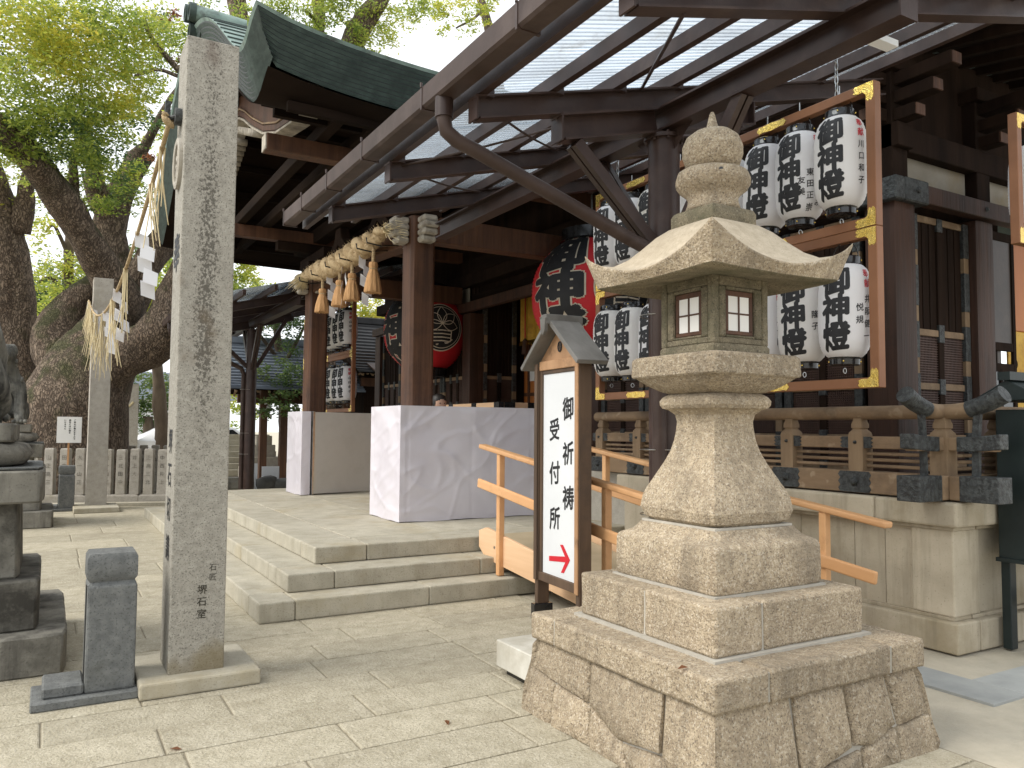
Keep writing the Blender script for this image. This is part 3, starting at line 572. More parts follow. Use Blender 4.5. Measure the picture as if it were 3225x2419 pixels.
# ------------------------------------------------------------------ steel canopies with corrugated sheets
def canopy(flip, label):
    def T(p): return (p[0], 2*YC-p[1], p[2]) if flip else p
    t = thing('steel_canopy', label, 'canopy', T((3.55, 4.05, 0)))
    def bar(n, p, q, w, h, m='steel', bev=0): return MB().bar(T(p), T(q), w, h).build(n, m, t, bevel=bev)
    zr = lambda x: 3.375+.26*(x-2.05)                       # top of the rafters
    CX, CY = 3.55, 4.05
    for cy in (CY,):
        c = MB().lathe([(.105, 0), (.105, 3.40)], 28, T((CX, cy, 0)), False).build('column', 'steel', t, smooth=40)
        MB().lathe([(.135, 3.40), (.135, 3.425)], 24, T((CX, cy, 0))).build('flange', 'steel', c)
        for k in range(8):
            a = k*math.pi/4+.3; MB().lathe([(.010, 3.385), (.010, 3.44)], 6, T((CX+.118*math.cos(a), cy+.118*math.sin(a), 0))).build('bolt', 'steel', c)
    for yy in (2.62, CY, 5.4, 6.75):
        x0, x1 = 2.10, 5.9
        o = MB().hbeam(T((x0, yy, zr(x0)-.07)), T((x1, yy, zr(x1)-.07)), .10, .138).build('rafter', 'steel', t)
        MB().bar(T((x0-.012, yy, zr(x0)-.07)), T((x0+.001, yy, zr(x0)-.07)), .105, .145).build('end_plate', 'steel', o)
    z = zr(CX)-.14-.085
    MB().hbeam(T((CX, 2.28, z)), T((CX, 7.6, z)), .13, .165, .014).build('long_beam', 'steel', t)
    MB().bar(T((CX, 2.268, z)), T((CX, 2.28, z)), .135, .172).build('end_plate', 'steel', t)
    for yy in (CY,):
        for s, L in ((-1, .86), (1, .8)):
            zz = lambda x: zr(x)-.14-.085
            xa, xb = CX+s*.075, CX+s*L
            MB().hbeam(T((xa, yy, zz(xa))), T((xb, yy, zz(xb))), .12, .165, .014).build('stub_beam', 'steel', t)
            MB().bar(T((xb, yy, zz(xb))), T((xb+s*.012, yy, zz(xb))), .126, .172).build('end_plate', 'steel', t)
            for o in (-.028, .028): bar('knee_brace', (CX+s*.09, yy+o, 2.66), (CX+s*(L-.12), yy+o, zz(xb)-.07), .042, .075)
        for s in (-1, 1):
            for o in (-.028, .028): bar('knee_brace', (CX+o, yy+s*.09, 2.62), (CX+o, yy+s*.72, z-.07), .042, .075)
        MB().add([T(p) for p in ((CX, yy-.28, z-.083), (CX, yy-.11, z-.22), (CX, yy+.11, z-.22), (CX, yy+.28, z-.083))], [(0, 1, 2, 3)]).build('gusset', 'steel', t)
    for i in range(8):
        x = 2.135+.493*i; pz = zr(x)+.047
        o = bar('purlin', (x, 1.62, pz), (x, 7.72, pz), .05, .088)
        for yy in (2.62, CY, 5.4, 6.75):
            MB().box(*[q for q in (x+.027, x+.075)], *sorted((T((0, yy-.045, 0))[1], T((0, yy+.045, 0))[1])), pz-.05, pz+.02).build('cleat', 'steel', o)
    for a, b in (((2.2, CY+.05), (CX, 5.35)), ((CX, CY), (2.2, 5.4)), ((2.2, 5.45), (CX, 6.7))):
        p = [T((a[0]+(b[0]-a[0])*k/8, a[1]+(b[1]-a[1])*k/8, zr(a[0]+(b[0]-a[0])*k/8)-.03-.03*math.sin(math.pi*k/8))) for k in range(9)]
        MB().tube(p, .009, 6).build('tie_rod', 'steel_gutter', t)
    MB().tube([T((2.42, 2.62, zr(2.42)-.14)), T((3.35, CY, zr(3.35)))], .011, 6).build('hanger_rod', 'steel', t)
    yy = 1.55
    while yy < 7.2:
        y1 = yy+.70; n = int(.70/.0083); rings = []
        for x in (2.02, 3.3, 4.6, 5.97):
            rings.append([T((x, yy+.70*k/n, zr(x)+.104+.010*math.cos(2*math.pi*(yy+.70*k/n)/.05))) for k in range(n+1)])
        mb = MB().loft(rings, cap=False, closed=False).build('roof_sheet', 'corrugated', t, smooth=True); yy += .68
    # box gutter along the low edge, made of lengths joined by clips
    gy = [1.5, 2.35, 3.27, 4.42, 5.5, 6.35, 7.1, 7.72]
    for a, b in zip(gy, gy[1:]):
        pr = [(1.925, 3.545), (1.925, 3.428), (1.94, 3.412), (2.04, 3.412), (2.055, 3.43), (2.055, 3.51), (2.045, 3.51), (2.045, 3.437), (1.935, 3.437), (1.935, 3.54)]
        g = MB().prism([T((x, a+.0015, z_)) for x, z_ in pr], (0, (b-a-.003)*(-1 if flip else 1), 0)).build('gutter_length', 'steel_gutter', t)
        MB().bar(T((1.99, b-.010, 3.477)), T((1.99, b+.010, 3.477)), .138, .140).build('gutter_clip', 'steel', g)
        MB().tube([T((1.922, b, 3.545)), T((1.922, b, 3.575))], .009, 6).build('clip_screw', 'steel', g)
    MB().bar(T((1.99, 7.715, 3.478)), T((1.99, 7.722, 3.478)), .128, .13).build('gutter_cap', 'steel_gutter', t)
    d = MB().tube([T((1.985, 4.22, 3.42)), T((1.985, 4.22, 3.29)), T((2.0, 4.215, 3.22)), T((2.06, 4.20, 3.17)), T((2.2, 4.185, 3.12)), T((3.22, 4.02, 2.69)), T((3.36, 3.99, 2.63)), T((3.42, 3.965, 2.52)), T((3.42, 3.955, 2.35)), T((3.42, 3.95, .05))], .045, 16).build('drain_pipe', 'steel_gutter', t, smooth=40)
    MB().lathe([(.055, 3.30), (.055, 3.42)], 16, T((1.985, 4.22, 0))).build('pipe_socket', 'steel', d, smooth=40)
    for z_ in (.9, 1.32, 2.2):
        MB().tube([T((3.5+.155*math.cos(a), 4.02+.125*math.sin(a), z_)) for a in [k*math.pi/10 for k in range(21)]], .003, 5, False).build('wire_tie', 'chrome', t)
    MB().box(4.18, 4.42, *sorted((T((0, 2.9, 0))[1], T((0, 2.98, 0))[1])), 3.80, 3.84).build('light_fitting', 'sign_white', t)
    return t
canopy(False, 'dark brown steel canopy with corrugated clear sheets over the wooden ramp')
canopy(True, 'dark steel canopy beyond the porch, its black column before the dark trees')

# ------------------------------------------------------------------ stone base of the hall
bs = thing('hall_base', 'tall tan cut-stone base under the balcony of the shrine hall', 'stone base', (7, 4, 0))
BX, BY = 5.14, 3.04
B(5.33, 12, 3.23, 18, 0, .98).build('core', 'mortar', bs)
def run(name, off, z0, z1, cuts_y, cuts_x, thick, bev=.006, mat='base_stone'):
    xo, yo = BX+off, BY+off
    for a, b in zip(cuts_y, cuts_y[1:]): rough(subdiv(B(xo, xo+thick, a+.002, b-.002, z0, z1), 2), .0015, 3, a).build(name, mat, bs, bevel=bev, seg=2)
    for a, b in zip(cuts_x, cuts_x[1:]): rough(subdiv(B(a+.002, b-.002, yo, yo+thick, z0, z1), 2), .0015, 3, a).build(name, mat, bs, bevel=bev, seg=2)
run('footing_stone', 0, 0, .20, [3.04, 4.2, 5.3, 6.6], [5.4, 5.66, 6.4, 7.5, 8.6, 9.8], .26, .012)
run('wall_stone', .09, .205, .80, [3.40, 3.613, 3.863, 4.35, 4.85, 5.35, 5.85, 6.6], [5.50, 5.9, 6.4, 6.9, 7.4, 8.2, 9], .2, .004)
run('ledge_stone', .055, .20, .225, [3.095, 4.4, 6.6], [5.4, 7, 9], .2, .004)
rough(subdiv(B(5.19, 5.49, 3.09, 3.39, .225, .80), 2), .002, 3).build('corner_stone', 'base_stone', bs, bevel=.012, seg=2)
run('moulding_stone', .03, .795, .822, [3.07, 5, 6.6], [5.43, 7, 9], .25, .006)
run('cap_stone', -.02, .822, .985, [3.02, 3.62, 4.9, 6.6], [5.42, 5.9, 7.2, 8.4, 9.8], .4, .018)
fl = thing('balcony', 'narrow dark wooden balcony floor behind the carved railing', 'balcony', (5.9, 5, .98))
for k in range(9): B(5.34+k*.1, 5.437+k*.1, 3.28, 8.0, .985, 1.012).build('floor_board', 'wood_dark_h', fl)
for k in range(9): B(6.25, 10, 3.28+k*.1, 3.377+k*.1, .985, 1.012).build('floor_board', 'wood_dark_h', fl)

# ------------------------------------------------------------------ carved balcony railing with dark metal fittings
def balustrade():
    t = thing('balcony_railing', 'weathered wooden balcony railing with dark engraved metal fittings on the stone base', 'railing', (5.25, 3.18, .985))
    EX, EY = 5.25, 3.18
    ys = [EY+.635*k for k in range(1, 7)]; xs = [EX+.66*k for k in range(1, 6)]
    def run_bar(n, z0, z1, w, mat='wood_aged'):
        ext = .12
        B(EX-w, EX+w, EY+w+.001, 7.1, z0, z1).build(n, mat, t, bevel=.008, seg=2)
        B(EX-.36 if ext else EX, 8.8, EY-w, EY+w, z0, z1).build(n, mat, t, bevel=.008, seg=2)
        B(EX-w, EX+w, EY-.36, EY-w-.001, z0, z1).build(n, mat, t, bevel=.008, seg=2)
    run_bar('sill_beam', .997, 1.157, .075)
    run_bar('middle_rail', 1.322, 1.412, .045)
    for z in (1.195, 1.24, 1.285):
        B(EX-.018, EX+.03, EY+.07, 7.1, z-.012, z+.012).build('slat', 'wood_aged', t, bevel=.006)
        B(EX+.07, 8.8, EY-.018, EY+.03, z-.012, z+.012).build('slat', 'wood_aged', t, bevel=.006)
    def post(x, y):
        p = MB().sq([(.062, 1.157, 20), (.062, 1.42, 20), (.058, 1.44, 12), (.046, 1.455, 10), (.04, 1.462, 10), (.04, 1.468), (.047, 1.474), (.047, 1.50), (.040, 1.52), (.036, 1.545)], (x, y), n=24).build('rail_post', 'wood_aged_v', t, smooth=30)
    post(EX, EY)
    for y in ys: post(EX, y)
    for x in xs: post(x, EY)
    def jag(c, ax, half, z0, z1, face):                    # plate with scalloped ends
        pts = []; n = 6
        for k in range(n+1): pts.append((half+(.014 if k % 2 else -.004), z0+(z1-z0)*k/n))
        for k in range(n, -1, -1): pts.append((-half-(.014 if k % 2 else -.004), z0+(z1-z0)*k/n))
        return [((face, c+p, z) if ax == 'y' else (c+p, face, z)) for p, z in pts]
    def plate(c, ax, z0, z1, w, half=.13):
        f = (EX if ax == 'y' else EY)-w-.004
        m = MB().prism(jag(c, ax, half, z0+.003, z1-.003, f), (.004, 0, 0) if ax == 'y' else (0, .004, 0)).build('metal_plate', 'strap', t)
        b = (f, c, (z0+z1)/2) if ax == 'y' else (c, f, (z0+z1)/2); r_ = (z1-z0)*.2
        dirv = Vector((-1, 0, 0)) if ax == 'y' else Vector((0, -1, 0))
        MB().tube([Vector(b)+dirv*q for q in (0, .008, .016, .024, .034)], [r_, r_*.95, r_*.65, r_*.6, r_*.12], 16).build('boss', 'strap', m, smooth=40)
    for y in ys:
        plate(y, 'y', .997, 1.157, .075, .125); plate(y, 'y', 1.322, 1.412, .045, .125)
    for x in xs: plate(x, 'x', .997, 1.157, .075, .125); plate(x, 'x', 1.322, 1.412, .045, .125)
    # round top rail, its crossing ends swept upward and sheathed in metal
    MB().tube([(EX, y, 1.585) for y in (EY+.02, 7.1)], .05, 20).build('top_rail', 'wood_aged', t, smooth=40)
    MB().tube([(x, EY, 1.585) for x in (EX+.02, 8.8)], .05, 20).build('top_rail', 'wood_aged', t, smooth=40)
    sw = [(0.0, 0), (.06, .001), (.12, .005), (.18, .014), (.24, .030), (.30, .052), (.36, .080), (.41, .108)]
    for dv in ((-1, 0), (0, -1)):
        pts = [(EX+dv[0]*s, EY+dv[1]*s, 1.585+h) for s, h in sw]
        MB().tube(pts[:4], .0505, 20).build('rail_end', 'wood_aged', t, smooth=40)
        rough(MB().tube(pts[3:], [.055, .056, .057, .058, .059], 24), .002, 40).build('rail_sheath', 'strap', t, smooth=40)
        def sheath(n, s0, s1, z0, z1, w, lift=0):
            rings = []
            for k in range(7):
                s = s0+(s1-s0)*k/6; l_ = lift*max(0, (s-.12)/.28)**2
                a = w+.004
                if dv[0]: rings.append([(EX-s, EY-a, z0-.004+l_), (EX-s, EY+a, z0-.004+l_), (EX-s, EY+a, z1+.004+l_), (EX-s, EY-a, z1+.004+l_)])
                else: rings.append([(EX-a, EY-s, z0-.004+l_), (EX+a, EY-s, z0-.004+l_), (EX+a, EY-s, z1+.004+l_), (EX-a, EY-s, z1+.004+l_)])
            MB().loft(rings).build(n, 'strap', t, bevel=.006, seg=2)
        sheath('beam_sheath', .15, .40, .997, 1.157, .078); sheath('beam_sheath', .12, .40, 1.322, 1.412, .048, .02)
        MB().bar((EX+dv[0]*.22, EY+dv[1]*.22, 1.16), (EX+dv[0]*.225, EY+dv[1]*.225, 1.33), .03, .045, (dv[0], dv[1], 0)).build('metal_strut', 'strap', t)
        MB().bar((EX+dv[0]*.225, EY+dv[1]*.225, 1.41), (EX+dv[0]*.24, EY+dv[1]*.24, 1.585), .03, .045, (dv[0], dv[1], 0)).build('metal_strut', 'strap', t)
balustrade()

# ------------------------------------------------------------------ wooden ramp and its handrails
rp_ = thing('wooden_ramp', 'new pale wooden wheelchair ramp rising to the platform, with orange handrails', 'ramp', (4.0, 5, 0))
Y0, Y1 = 6.66, 3.15
zf = lambda y: .435*(y-Y1)/(Y0-Y1)+.01
k = 0; yy = Y1
while yy < Y0-.01:
    y1 = min(yy+.88, Y0); MB().loft([[(3.56, yy+.002, zf(yy)-.02), (4.50, yy+.002, zf(yy)-.02), (4.50, yy+.002, zf(yy)), (3.56, yy+.002, zf(yy))], [(3.56, y1-.002, zf(y1)-.02), (4.50, y1-.002, zf(y1)-.02), (4.50, y1-.002, zf(y1)), (3.56, y1-.002, zf(y1))]]).build('ramp_board', 'ply', rp_); yy += .88
for x in (3.515, 4.52):
    z = lambda y: zf(y)-.035
    p = [(x, 6.60, z(6.6)+.10), (x, 6.47, z(6.5)+.15), (x, 3.2, z(3.2)+.13), (x, 3.2, max(z(3.2)-.08, .01)), (x, 3.9, .012), (x, 6.47, z(6.5)-.13), (x, 6.60, z(6.6)-.05)]
    sb = MB().prism(p, (.035, 0, 0)).build('side_board', 'wood_new', rp_, bevel=.004)
    for y in (6.3, 5.45, 4.6): MB().tube([(x-.003, y, zf(y)-.02), (x+.01, y, zf(y)-.02)], .013, 10).build('bolt', 'chrome', sb)
for x, pys, ends in ((3.50, (6.17, 4.62, 3.3), (6.52, 3.0)), (4.575, (6.05, 4.85, 3.61), (6.35, 3.13))):
    zt = lambda y: 1.245+.125*(y-6.2)
    for y in pys: B(x-.028, x+.028, y-.028, y+.028, .155 if y > 6.02 and x < 4 else 0, zt(y)-.02).build('rail_post', 'wood_orange', rp_, bevel=.005)
    for dz in (0, -.335):
        off = -.046 if dz else 0
        q0 = Vector((x+off, ends[0]-(.0 if not dz else .02), zt(ends[0])+dz)); q1 = Vector((x+off, ends[1]+(.06 if dz else 0), zt(ends[1])+dz))
        w, h = (.085, .042) if not dz else (.034, .085)
        MB().bar(q0, q1, w, h).build('handrail' if not dz else 'lower_rail', 'wood_orange', rp_, bevel=.014, seg=3)
pl = MB().box(2.35, 3.30, 3.58, 4.18, .045, .20)
one('plinth_block', pl, 'concrete', 'pale flat concrete block on the paving behind the stone lantern', 'block', bevel=.006)
one('block_gap_shade', B(2.40, 3.28, 3.62, 4.14, 0, .044), 'black', 'black slab put in as the shade under the pale concrete block on the paving', 'shade')  # black slab paints the shade in the gap below the block

# ------------------------------------------------------------------ framed notice board with a little roof
def notice():
    t = thing('notice_board', 'narrow roofed wooden notice board with black brush writing and a red arrow', 'sign', (3.29, 4.86, 0))
    A_ = math.atan2(-.055, -.55); ux = Vector((-.0948, -.9955, 0)); nx = Vector((-.9955, .0948, 0)); o = Vector((3.277, 5.235, 0)); dp = -nx
    def bx(n, u0, u1, d0, d1, z0, z1, mat, par=None, bev=.004):
        vs = [o+ux*u+dp*d+Vector((0, 0, z)) for z in (z0, z1) for u, d in ((u0, d0), (u1, d0), (u1, d1), (u0, d1))]
        return MB().add(vs, [(3, 2, 1, 0), (4, 5, 6, 7), (0, 1, 5, 4), (1, 2, 6, 5), (2, 3, 7, 6), (3, 0, 4, 7)]).build(n, mat, par or t, bevel=bev)
    W_ = .685
    for u0 in (0, W_-.05):
        bx('side_post', u0, u0+.05, 0, .10, .12, 1.93, 'wood_sign'); bx('foot', u0-.004, u0+.056, -.03, .13, 0, .119, 'black')
    for d0 in (.005,):
        fr = bx('frame_rail', .05, W_-.05, d0, d0+.04, 1.895, 1.965, 'wood_sign_light'); bx('frame_rail', .05, W_-.05, d0, d0+.05, .30, .365, 'wood_sign')
        for u0 in (.05, W_-.085): bx('frame_stile', u0, u0+.035, d0+.008, d0+.04, .365, 1.895, 'wood_sign')
        bx('inner_rail', .085, W_-.085, d0+.012, d0+.04, 1.865, 1.895, 'wood_sign')
        for u0 in (.0, W_-.05): bx('edge_strip', u0+.002, u0+.048, d0-.02, d0-.006, .30, 1.95, 'wood_sign_light' if u0 else 'wood_sign')
        b = bx('white_board', .085, W_-.085, d0+.022, d0+.03, .365, 1.865, 'sign_white', bev=0)
        f = flat(o+dp*(d0+.0215), ux, (0, 0, 1), nx)
        its = [('御', .475, 1.60, .175, .95), ('祈', .475, 1.275, .175, .95), ('祷', .48, .955, .18, .95), ('受', .265, 1.445, .17, .95), ('付', .27, 1.125, .18, .95), ('所', .275, .79, .175, .95)]
        for it in its: raw_build(lettering([it], f, .022, layer=.0012, slant=.10), 'brush_letter', 'ink', t)
        ar = [(.19, .500), (.19, .463), (.44, .490), (.375, .405), (.42, .41), (.51, .515), (.405, .61), (.36, .605), (.436, .530)]
        MB().prism([f(x, z, .0008) for x, z in ar], nx*.0012).build('arrow', 'arrow_red', t)
    bx('back_board', .05, W_-.05, .07, .09, .3, 1.95, 'wood_sign')
    gab = [o+ux*.02+Vector((0, 0, 1.965)), o+ux*(W_-.02)+Vector((0, 0, 1.965)), o+ux*W_/2+Vector((0, 0, 2.215))]
    MB().prism([p+dp*.03 for p in gab], dp*.02).build('gable_board', 'wood_sign_light', t)
    MB().prism([p+dp*.07 for p in gab], dp*.02).build('gable_board', 'wood_sign', t)
    c = o+ux*W_/2+dp*.028+Vector((0, 0, 2.06)); em = MB()
    em.loft([[c+ux*(r_*math.cos(a))+Vector((0, 0, r_*1.35*math.sin(a)))+nx*q for a in [2*math.pi*k/20 for k in range(20)]] for r_, q in ((.03, 0), (.03, .006), (.022, .008), (.019, .004))], cap=False)
    e_ = em.build('crest', 'ink', t); raw_build(lettering([('宮', 0, 0, .04)], flat(c+nx*.003, ux, (0, 0, 1), nx), .02, layer=.001, slant=0), 'crest_mark', 'ink', t)
    ap = o+ux*W_/2+Vector((0, 0, 2.235))
    for s in (-1, 1):
        ev = ap+ux*(s*.435)+Vector((0, 0, -.335)); v = (ev-ap); st = ap+v*.04; nrm = (ux*s*.335+Vector((0, 0, .435))).normalized()
        vs = [st+nx*.08, ev+nx*.08, ev+dp*.17, st+dp*.17]; MB().prism(vs, nrm*.035).build('roof_board', 'wood_sign_grey', t, bevel=.003)
    MB().bar(ap+nx*.11+Vector((0, 0, .02)), ap+dp*.20+Vector((0, 0, .02)), .085, .075).build('roof_ridge', 'wood_sign_grey', t, bevel=.004)
    MB().prism([ap+nx*.12+ux*u+Vector((0, 0, z)) for u, z in ((-.045, .03), (.045, .03), (.03, -.07), (0, -.10), (-.03, -.07))], dp*.03).build('ridge_end', 'wood_sign_grey', t, bevel=.003)
notice()

# ------------------------------------------------------------------ white sheeted booths and leaning panel on the platform
def sheeted(x0, x1, y0, y1, z0, z1, label, seed, amp=.02):
    mb = MB(); faces = [((x0, y1), (x0, y0)), ((x0, y0), (x1, y0)), ((x1, y0), (x1, y1)), ((x1, y1), (x0, y1))]
    from mathutils import noise
    t = thing('sheeted_booth', label, 'booth', ((x0+x1)/2, (y0+y1)/2, z0))
    for i, (a, b) in enumerate(faces):
        L = math.hypot(b[0]-a[0], b[1]-a[1]); nu = max(8, int(L/.022)); nv = 50; d = ((b[0]-a[0])/L, (b[1]-a[1])/L); nr = (d[1], -d[0]); m = MB(); vs = []
        for v in range(nv+1):
            for u in range(nu+1):
                s = u/nu*L; z = z0+(z1-z0)*v/nv; e_ = min(1, s/.06, (L-s)/.06, (z1-z)/.05)
                q = Vector((s*1.6+seed, z*1.1, i*3.1)); n_ = noise.noise(q)+.6*abs(noise.noise(Vector((s*2.6-z*1.9+seed, z*2.8+s, i)))) - .5*abs(noise.noise(Vector((s*1.2+z*4.2, z*.8-s*.7, i+5+seed))))
                rd = max(0, 1-7*abs(noise.noise(Vector((s*1.3+z*1.9+seed*3, z*1.2-s*.9, i*2.7)))))**2*.010+max(0, 1-9*abs(noise.noise(Vector((s*2.2-z*2.6+seed*5, z*1.4+s*.6, i*1.7)))))**2*.008
                r_ = amp*n_*e_ + rd*e_ - .006*max(0, 1-abs(((s+seed*.3) % .78)-.39)/.018)*e_
                vs.append((a[0]+d[0]*s+nr[0]*r_, a[1]+d[1]*s+nr[1]*r_, z+(.004*math.sin(s*9+seed) if v == 0 else 0)))
        w = nu+1; m.add(vs, [(v*w+u, v*w+u+1, (v+1)*w+u+1, (v+1)*w+u) for v in range(nv) for u in range(nu)])
        m.build('sheet_side', 'sheet', t, smooth=True)
    MB().add([(x0, y0, z1), (x1, y0, z1), (x1, y1, z1), (x0, y1, z1)], [(0, 1, 2, 3)]).build('sheet_top', 'sheet', t)
    return t
sheeted(3.277, 5.22, 7.965, 8.86, .44, 1.69, 'long white plastic-sheeted booth at the near porch post', 1.)
sheeted(3.285, 3.42, 11.80, 12.62, .44, 1.685, 'slim white plastic-sheeted booth at the far porch post', 7.)
lp_ = thing('folding_screen', 'grey white panel with a bare metal edge standing beside the far booth', 'screen', (4.1, 11.9, .44))
MB().bar((3.47, 11.80, 1.065), (4.9, 12.18, 1.065), .04, 1.22).build('sheet_face', 'panel_white', lp_)
MB().bar((3.44, 11.792, 1.065), (3.468, 11.80, 1.065), .045, 1.24).build('edge_channel', 'chrome', lp_)
for z in (.75, 1.5): MB().bar((3.425, 11.83, z), (3.437, 11.80, z), .03, .08).build('hinge', 'strap', lp_)

# ------------------------------------------------------------------ dark stand at the foot of the base
dk = thing('dark_stand', 'dark green board stand with a small roof by the corner of the stone base', 'stand', (6.2, 2.9, 0))
for x in (5.60, 6.9):
    for y in (2.82, 2.98): B(x, x+.075, y-.03, y+.03, 0, .62).build('leg', 'stand_green', dk, bevel=.004)
B(5.60, 6.97, 2.80, 2.84, .30, .36).build('stretcher', 'stand_green', dk)
B(5.56, 7.0, 2.79, 3.0, .60, 1.60).build('cabinet', 'stand_green', dk, bevel=.006); B(5.54, 7.02, 2.77, 3.01, .585, .61).build('bottom_rail', 'stand_green', dk)
B(5.55, 7.01, 2.786, 2.79, 1.20, 1.205).build('panel_seam', 'black', dk)
MB().prism([(5.50, 2.70, 1.66), (5.50, 3.08, 1.66), (5.50, 3.08, 1.69), (5.50, 2.89, 1.80), (5.50, 2.70, 1.69)], (1.6, 0, 0)).build('roof', 'stand_green', dk, bevel=.004)
MB().box(5.47, 7.12, 2.85, 2.93, 1.795, 1.85).build('roof_ridge', 'stand_green', dk)
# ------------------------------------------------------------------ the hall: walls, doors, opening
HX = 6.2
hall = thing('shrine_hall', 'dark wooden shrine hall with black strapped doors, plaster panels and a green copper porch roof', 'hall', (8, 10.3, 0))
def hb(n, x0, x1, y0, y1, z0, z1, m='wood_dark', par=None, bev=.006): return B(x0, x1, y0, y1, z0, z1).build(n, m, par or hall, bevel=bev)
B(5.4, 12, 3.3, 17.5, .1, .97).build('plinth_core', 'mortar', hall)
hb('floor', 6.3, 12, 4.3, 17, .98, 1.0, 'wood_dark_h')
def wall_post(x, y, n='wall_post'): return MB().sq([(.15, 1.0, 12), (.15, 3.42, 12)], (x, y), n=24).build(n, 'wood_hall', hall, smooth=30)
for x, y in ((6.33, 4.27), (6.33, 6.45), (6.33, 8.5), (6.33, 12.15), (6.33, 14.2), (6.33, 16.4), (7.55, 4.27), (9.2, 4.27)): wall_post(x, y)
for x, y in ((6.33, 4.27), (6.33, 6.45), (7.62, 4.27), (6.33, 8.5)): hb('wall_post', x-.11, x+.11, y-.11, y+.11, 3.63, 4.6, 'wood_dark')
# tie beam round the posts with dark iron corner fitting
hb('tie_beam', 6.13, 6.24, 4.52, 16.6, 3.44, 3.60, 'wood_hall'); hb('tie_beam', 6.56, 12, 4.07, 4.18, 3.44, 3.60, 'wood_hall')
ci = hb('corner_fitting', 6.12, 6.25, 4.06, 4.54, 3.42, 3.625, 'strap', None, .012); hb('corner_fitting', 6.251, 6.58, 4.055, 4.19, 3.42, 3.625, 'strap', None, .012)
for p in ((6.115, 4.42, 3.53), (6.42, 4.05, 3.53)):
    d = Vector((-1, 0, 0)) if p[1] > 4.2 else Vector((0, -1, 0)); MB().tube([Vector(p)+d*q for q in (-.005, .012, .02)], [.03, .026, .006], 12).build('nail_cap', 'strap', ci)
MB().tube([(7.5, 4.075, 3.52), (7.5, 4.05, 3.52)], [.028, .01], 12).build('nail_cap', 'strap', hall)
for y0, y1 in ((4.42, 6.32), (6.58, 8.38), (12.3, 16.2)): hb('plaster_panel', 6.32, 6.34, y0, y1, 3.60, 3.91, 'plaster')
for x0, x1 in ((6.48, 7.47), (7.76, 9.1)): hb('plaster_panel', x0, x1, 4.25, 4.27, 3.60, 3.90, 'plaster')
hb('upper_beam', 6.22, 6.44, 4.1, 16.6, 3.91, 4.12, 'wood_dark'); hb('upper_beam', 6.445, 12, 4.15, 4.38, 3.90, 4.12, 'wood_dark')
hb('upper_wall', 6.33, 6.40, 4.3, 16.4, 4.12, 5.0, 'wood_dark'); hb('upper_wall', 6.41, 12, 4.29, 4.36, 4.12, 5.0, 'wood_dark')
hb('bottom_sill', 6.2, 6.42, 4.42, 8.38, 1.012, 1.10, 'wood_dark_h'); hb('bottom_sill', 6.5, 10, 4.18, 4.40, 1.012, 1.10, 'wood_dark_h')
def pt(o, u, a, d, z): return (o[0]+u[0]*a-u[1]*d, o[1]+u[1]*a+u[0]*d, z)
def ob(mb, o, u, a0, a1, d0, d1, z0, z1):
    vs = [pt(o, u, a, d, z) for z in (z0, z1) for a, d in ((a0, d0), (a1, d0), (a1, d1), (a0, d1))]
    return mb.add(vs, [(3, 2, 1, 0), (4, 5, 6, 7), (0, 1, 5, 4), (1, 2, 6, 5), (2, 3, 7, 6), (3, 0, 4, 7)])
def door(o, u, w, z0=1.10, z1=3.38, cols=2, upper='boards', mid=2.30):
    """a door leaf: stiles and rails bound in iron straps, fine lattice below, boards above"""
    d = ob(MB(), o, u, 0, w, .03, .045, z0, z1).build('door', 'lacquer_door', hall); sw = .075
    cw = (w-sw)/cols
    for i in range(cols+1):
        a = i*cw; ob(MB(), o, u, a, a+sw, -.012 if i in (0, cols) else 0, .03, z0, z1).build('stile', 'wood_dark', d, bevel=.004)
    zs = [z0, z0+.26, z0+.72, mid, z1-.06]
    for z in zs:
        for i in range(cols): ob(MB(), o, u, i*cw+sw+.001, (i+1)*cw-.001, .002, .03, z, z+.06).build('rail', 'wood_aged', d, bevel=.004)
    for i in range(cols+1):
        a = i*cw; full = i in (0, cols)
        segs = ((z0, z0+.34), (z0+.46, z0+.86), (z0+1.0, mid+.12), (mid+.26, mid+.62), (mid+.76, z1)) if full else ((z0, z0+.10), (z0+.22, z0+.36), (z0+.68, z0+.82), (mid-.05, mid+.11), (z1-.12, z1))
        for q0, q1 in segs: ob(MB(), o, u, a-.003, a+sw+.003, -.018 if full else -.007, .028, q0, q1).build('iron_strap', 'strap', d, bevel=.003)
        if full:
            for q0, q1 in ((z0+.34, z0+.46), (z0+.86, z0+1.0), (mid+.12, mid+.26), (mid+.62, mid+.76)): ob(MB(), o, u, a-.0005, a+sw+.0005, -.0135, .02, q0+.001, q1-.001).build('bare_wood', 'wood_aged_v', d)
    for i in range(cols):
        a0, a1 = i*cw+sw, (i+1)*cw
        for q0, q1 in ((z0+.06, z0+.26), (z0+.32, z0+.72), (z0+.78, mid)):
            mb = MB(); n = max(4, int((a1-a0)/.021)); m_ = int((q1-q0)/.021)
            for k in range(1, n): c = a0+(a1-a0)*k/n; ob(mb, o, u, c-.0035, c+.0035, .016, .028, q0, q1)
            for k in range(1, m_): c = q0+(q1-q0)*k/m_; ob(mb, o, u, a0, a1, .014, .026, c-.0035, c+.0035)
            mb.build('lattice', 'lattice', d)['kind'] = 'stuff'
        if upper == 'boards':
            n = 6
            for k in range(n): ob(MB(), o, u, a0+(a1-a0)*k/n+.002, a0+(a1-a0)*(k+1)/n-.002, .012+.006*(k % 2), .028, mid+.06, z1-.06).build('board', 'wood_dark', d)
    return d
